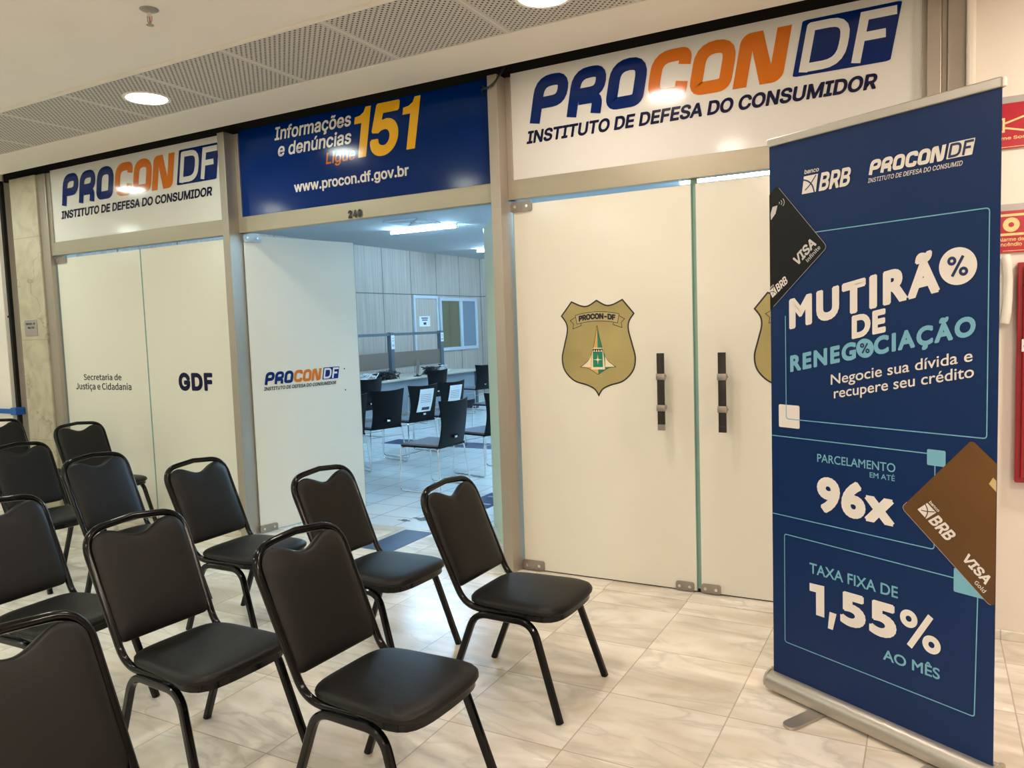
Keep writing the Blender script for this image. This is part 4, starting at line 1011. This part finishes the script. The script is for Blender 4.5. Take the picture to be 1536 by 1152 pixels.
def tag_card(y, z0, z1, label):
    t = thing('desk_number_card', label, 'card', (XD + 0.0415, y, (z0 + z1) / 2), 0, 'white cards on the desk posts'); h_ = (z1 - z0) / 2
    obj('card', MB().box((0, -0.045, -h_), (0.002, 0.045, h_)), M['paper'], t)
    mb = MB(); f_ = lambda u, v, d: (0.0026, u, v)
    for v in (0.5, 0.15, -0.45, -0.6): put_poly(mb, f_, [(-0.025, v * h_), (0.025, v * h_), (0.025, v * h_ + 0.012), (-0.025, v * h_ + 0.012)])
    flat('print', mb, M['ink_g'], t)
tag_card(6.125, 1.22, 1.45, 'white card on the middle grey desk post')
tag_card(7.60, 1.30, 1.46, 'white card on the right-hand grey desk post')
mo = thing('desk_stand', 'slim grey upright stand tilted on the desk right of the middle post', 'stand', (-7.66, 6.50, 0.742), math.radians(20))
obj('upright', MB().box((-0.012, -0.05, 0.02), (0.012, 0.05, 0.30), 0.005, M4=Matrix.Rotation(math.radians(-18), 4, 'X')), M['taupe'], mo)
obj('base', MB().box((-0.05, -0.07, 0.0), (0.05, 0.10, 0.012), 0.003).box((-0.02, 0.0, 0.01), (0.0, 0.04, 0.08)), M['plastic'], mo)
import random
random.seed(4)
def cable_heap(name, y0, y1, x0, x1, m, label, n):
    mb = MB()
    for k in range(n):
        p = [Vector((random.uniform(x0, x1), random.uniform(y0, y1), 0.748)) for _ in range(5)]
        for q in p[1:4]: q.z = 0.748 + random.uniform(0.02, 0.13)
        mb.tube(catmull(p, 6), 0.006, 6)
    tag(obj(name, mb, m, None, True), label, 'cables')
cable_heap('cable_tangle', 6.85, 7.2, -7.84, -7.62, M['cable'], 'tangle of black cables on the desk right of the middle post', 22)
cable_heap('cable_tangle', 7.22, 7.5, -7.84, -7.65, M['cablew'], 'pale cables on the desk near its right-hand post', 9)
cable_heap('cable_tangle', 5.5, 5.98, -7.84, -7.62, M['cable'], 'tangle of black cables on the desk left of the middle post', 24)
cable_heap('cable_tangle', 5.0, 5.48, -7.84, -7.65, M['cablew'], 'pale cables on the desk beside the open door leaf', 9)
dn = thing('door_notice', 'small white notice on the wooden office door', 'notice', (-9.187, 8.98, 1.69))
obj('sheet', MB().box((0, -0.19, -0.105), (0.002, 0.19, 0.105)), M['paper'], dn)
mb = MB(); f_ = lambda u, v, d: (0.0026, u, v)
for v, w2 in ((0.055, 0.12), (0.015, 0.10)): put_poly(mb, f_, [(-w2, v), (w2, v), (w2, v + 0.022), (-w2, v + 0.022)])
put_poly(mb, f_, [(-0.05, -0.07), (0.05, -0.07), (0.05, -0.02), (-0.05, -0.02)]); flat('print', mb, M['ink'], dn)
# plant behind the office window
pt = thing('potted_plant', 'leafy plant standing behind the office window', 'plant', (-9.75, 9.95, 0.4))
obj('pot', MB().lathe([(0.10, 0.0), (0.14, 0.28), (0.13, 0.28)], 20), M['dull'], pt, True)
mb = MB()
for k in range(26):
    a = 2 * PI * k / 26 * 3.1; h_ = 0.35 + 0.6 * random.random(); r_ = 0.12 + 0.22 * random.random()
    b = Vector((0, 0, 0.27)); tip = Vector((r_ * math.cos(a), r_ * math.sin(a), 0.27 + h_)); md = (b + tip) / 2 + Vector((0, 0, 0.08)); sd = Vector((-math.sin(a), math.cos(a), 0)) * 0.035
    mb.add([b, md + sd, tip, md - sd, md + Vector((0, 0, 0.015))], [(0, 1, 4), (1, 2, 4), (2, 3, 4), (3, 0, 4)])
obj('foliage', mb, M['leaf'], pt)

# ------------------------------------------------------------------ floor stickers
def sticker(xa, xb, ya, yb, label, lines=0):
    t = tag(obj('floor_sticker', MB().box((xa, ya, 0), (xb, yb, 0.0015)), M['navytape']), label, 'sticker', 'navy floor stickers')
    for k in range(lines):
        y = ya + (yb - ya) * (0.25 + 0.5 * k / max(1, lines - 1))
        flat('white_line', MB().add([(xa + 0.05, y - 0.012, 0.0019), (xb - 0.05, y - 0.012, 0.0019), (xb - 0.05, y + 0.012, 0.0019), (xa + 0.05, y + 0.012, 0.0019)], [(0, 1, 2, 3)]), M['white'], t)
sticker(-3.575, -3.31, 0.0, 0.53, 'worn navy strip stuck on the marble just inside the doorway')
sticker(-3.60, -3.32, 1.35, 1.90, 'navy floor sticker with white lines near the green glass door edge', 2)
sticker(-6.62, -4.55, 4.12, 4.52, 'long navy strip on the tiles beneath the office chairs')
mb = MB()
for cx, cy, r1, r2 in ((-3.62, 0.86, 0.10, 0.05), (-3.50, 0.95, 0.07, 0.04), (-3.75, 0.76, 0.06, 0.025), (-3.42, 0.80, 0.08, 0.03), (-3.58, 1.03, 0.04, 0.03)):
    q = [(cx + r1 * (1 + 0.35 * math.sin(5 * a + cx * 9)) * math.cos(a), cy + r2 * (1 + 0.35 * math.cos(4 * a + cy * 7)) * math.sin(a)) for a in [2 * PI * k / 20 for k in range(20)]]
    put_poly(mb, lambda u, v, d: (u, v, 0.001), q)
tag(flat('glue_residue', mb, M['residue']), 'dark grey glue residue on the tiles beyond the worn navy strip', 'stain')
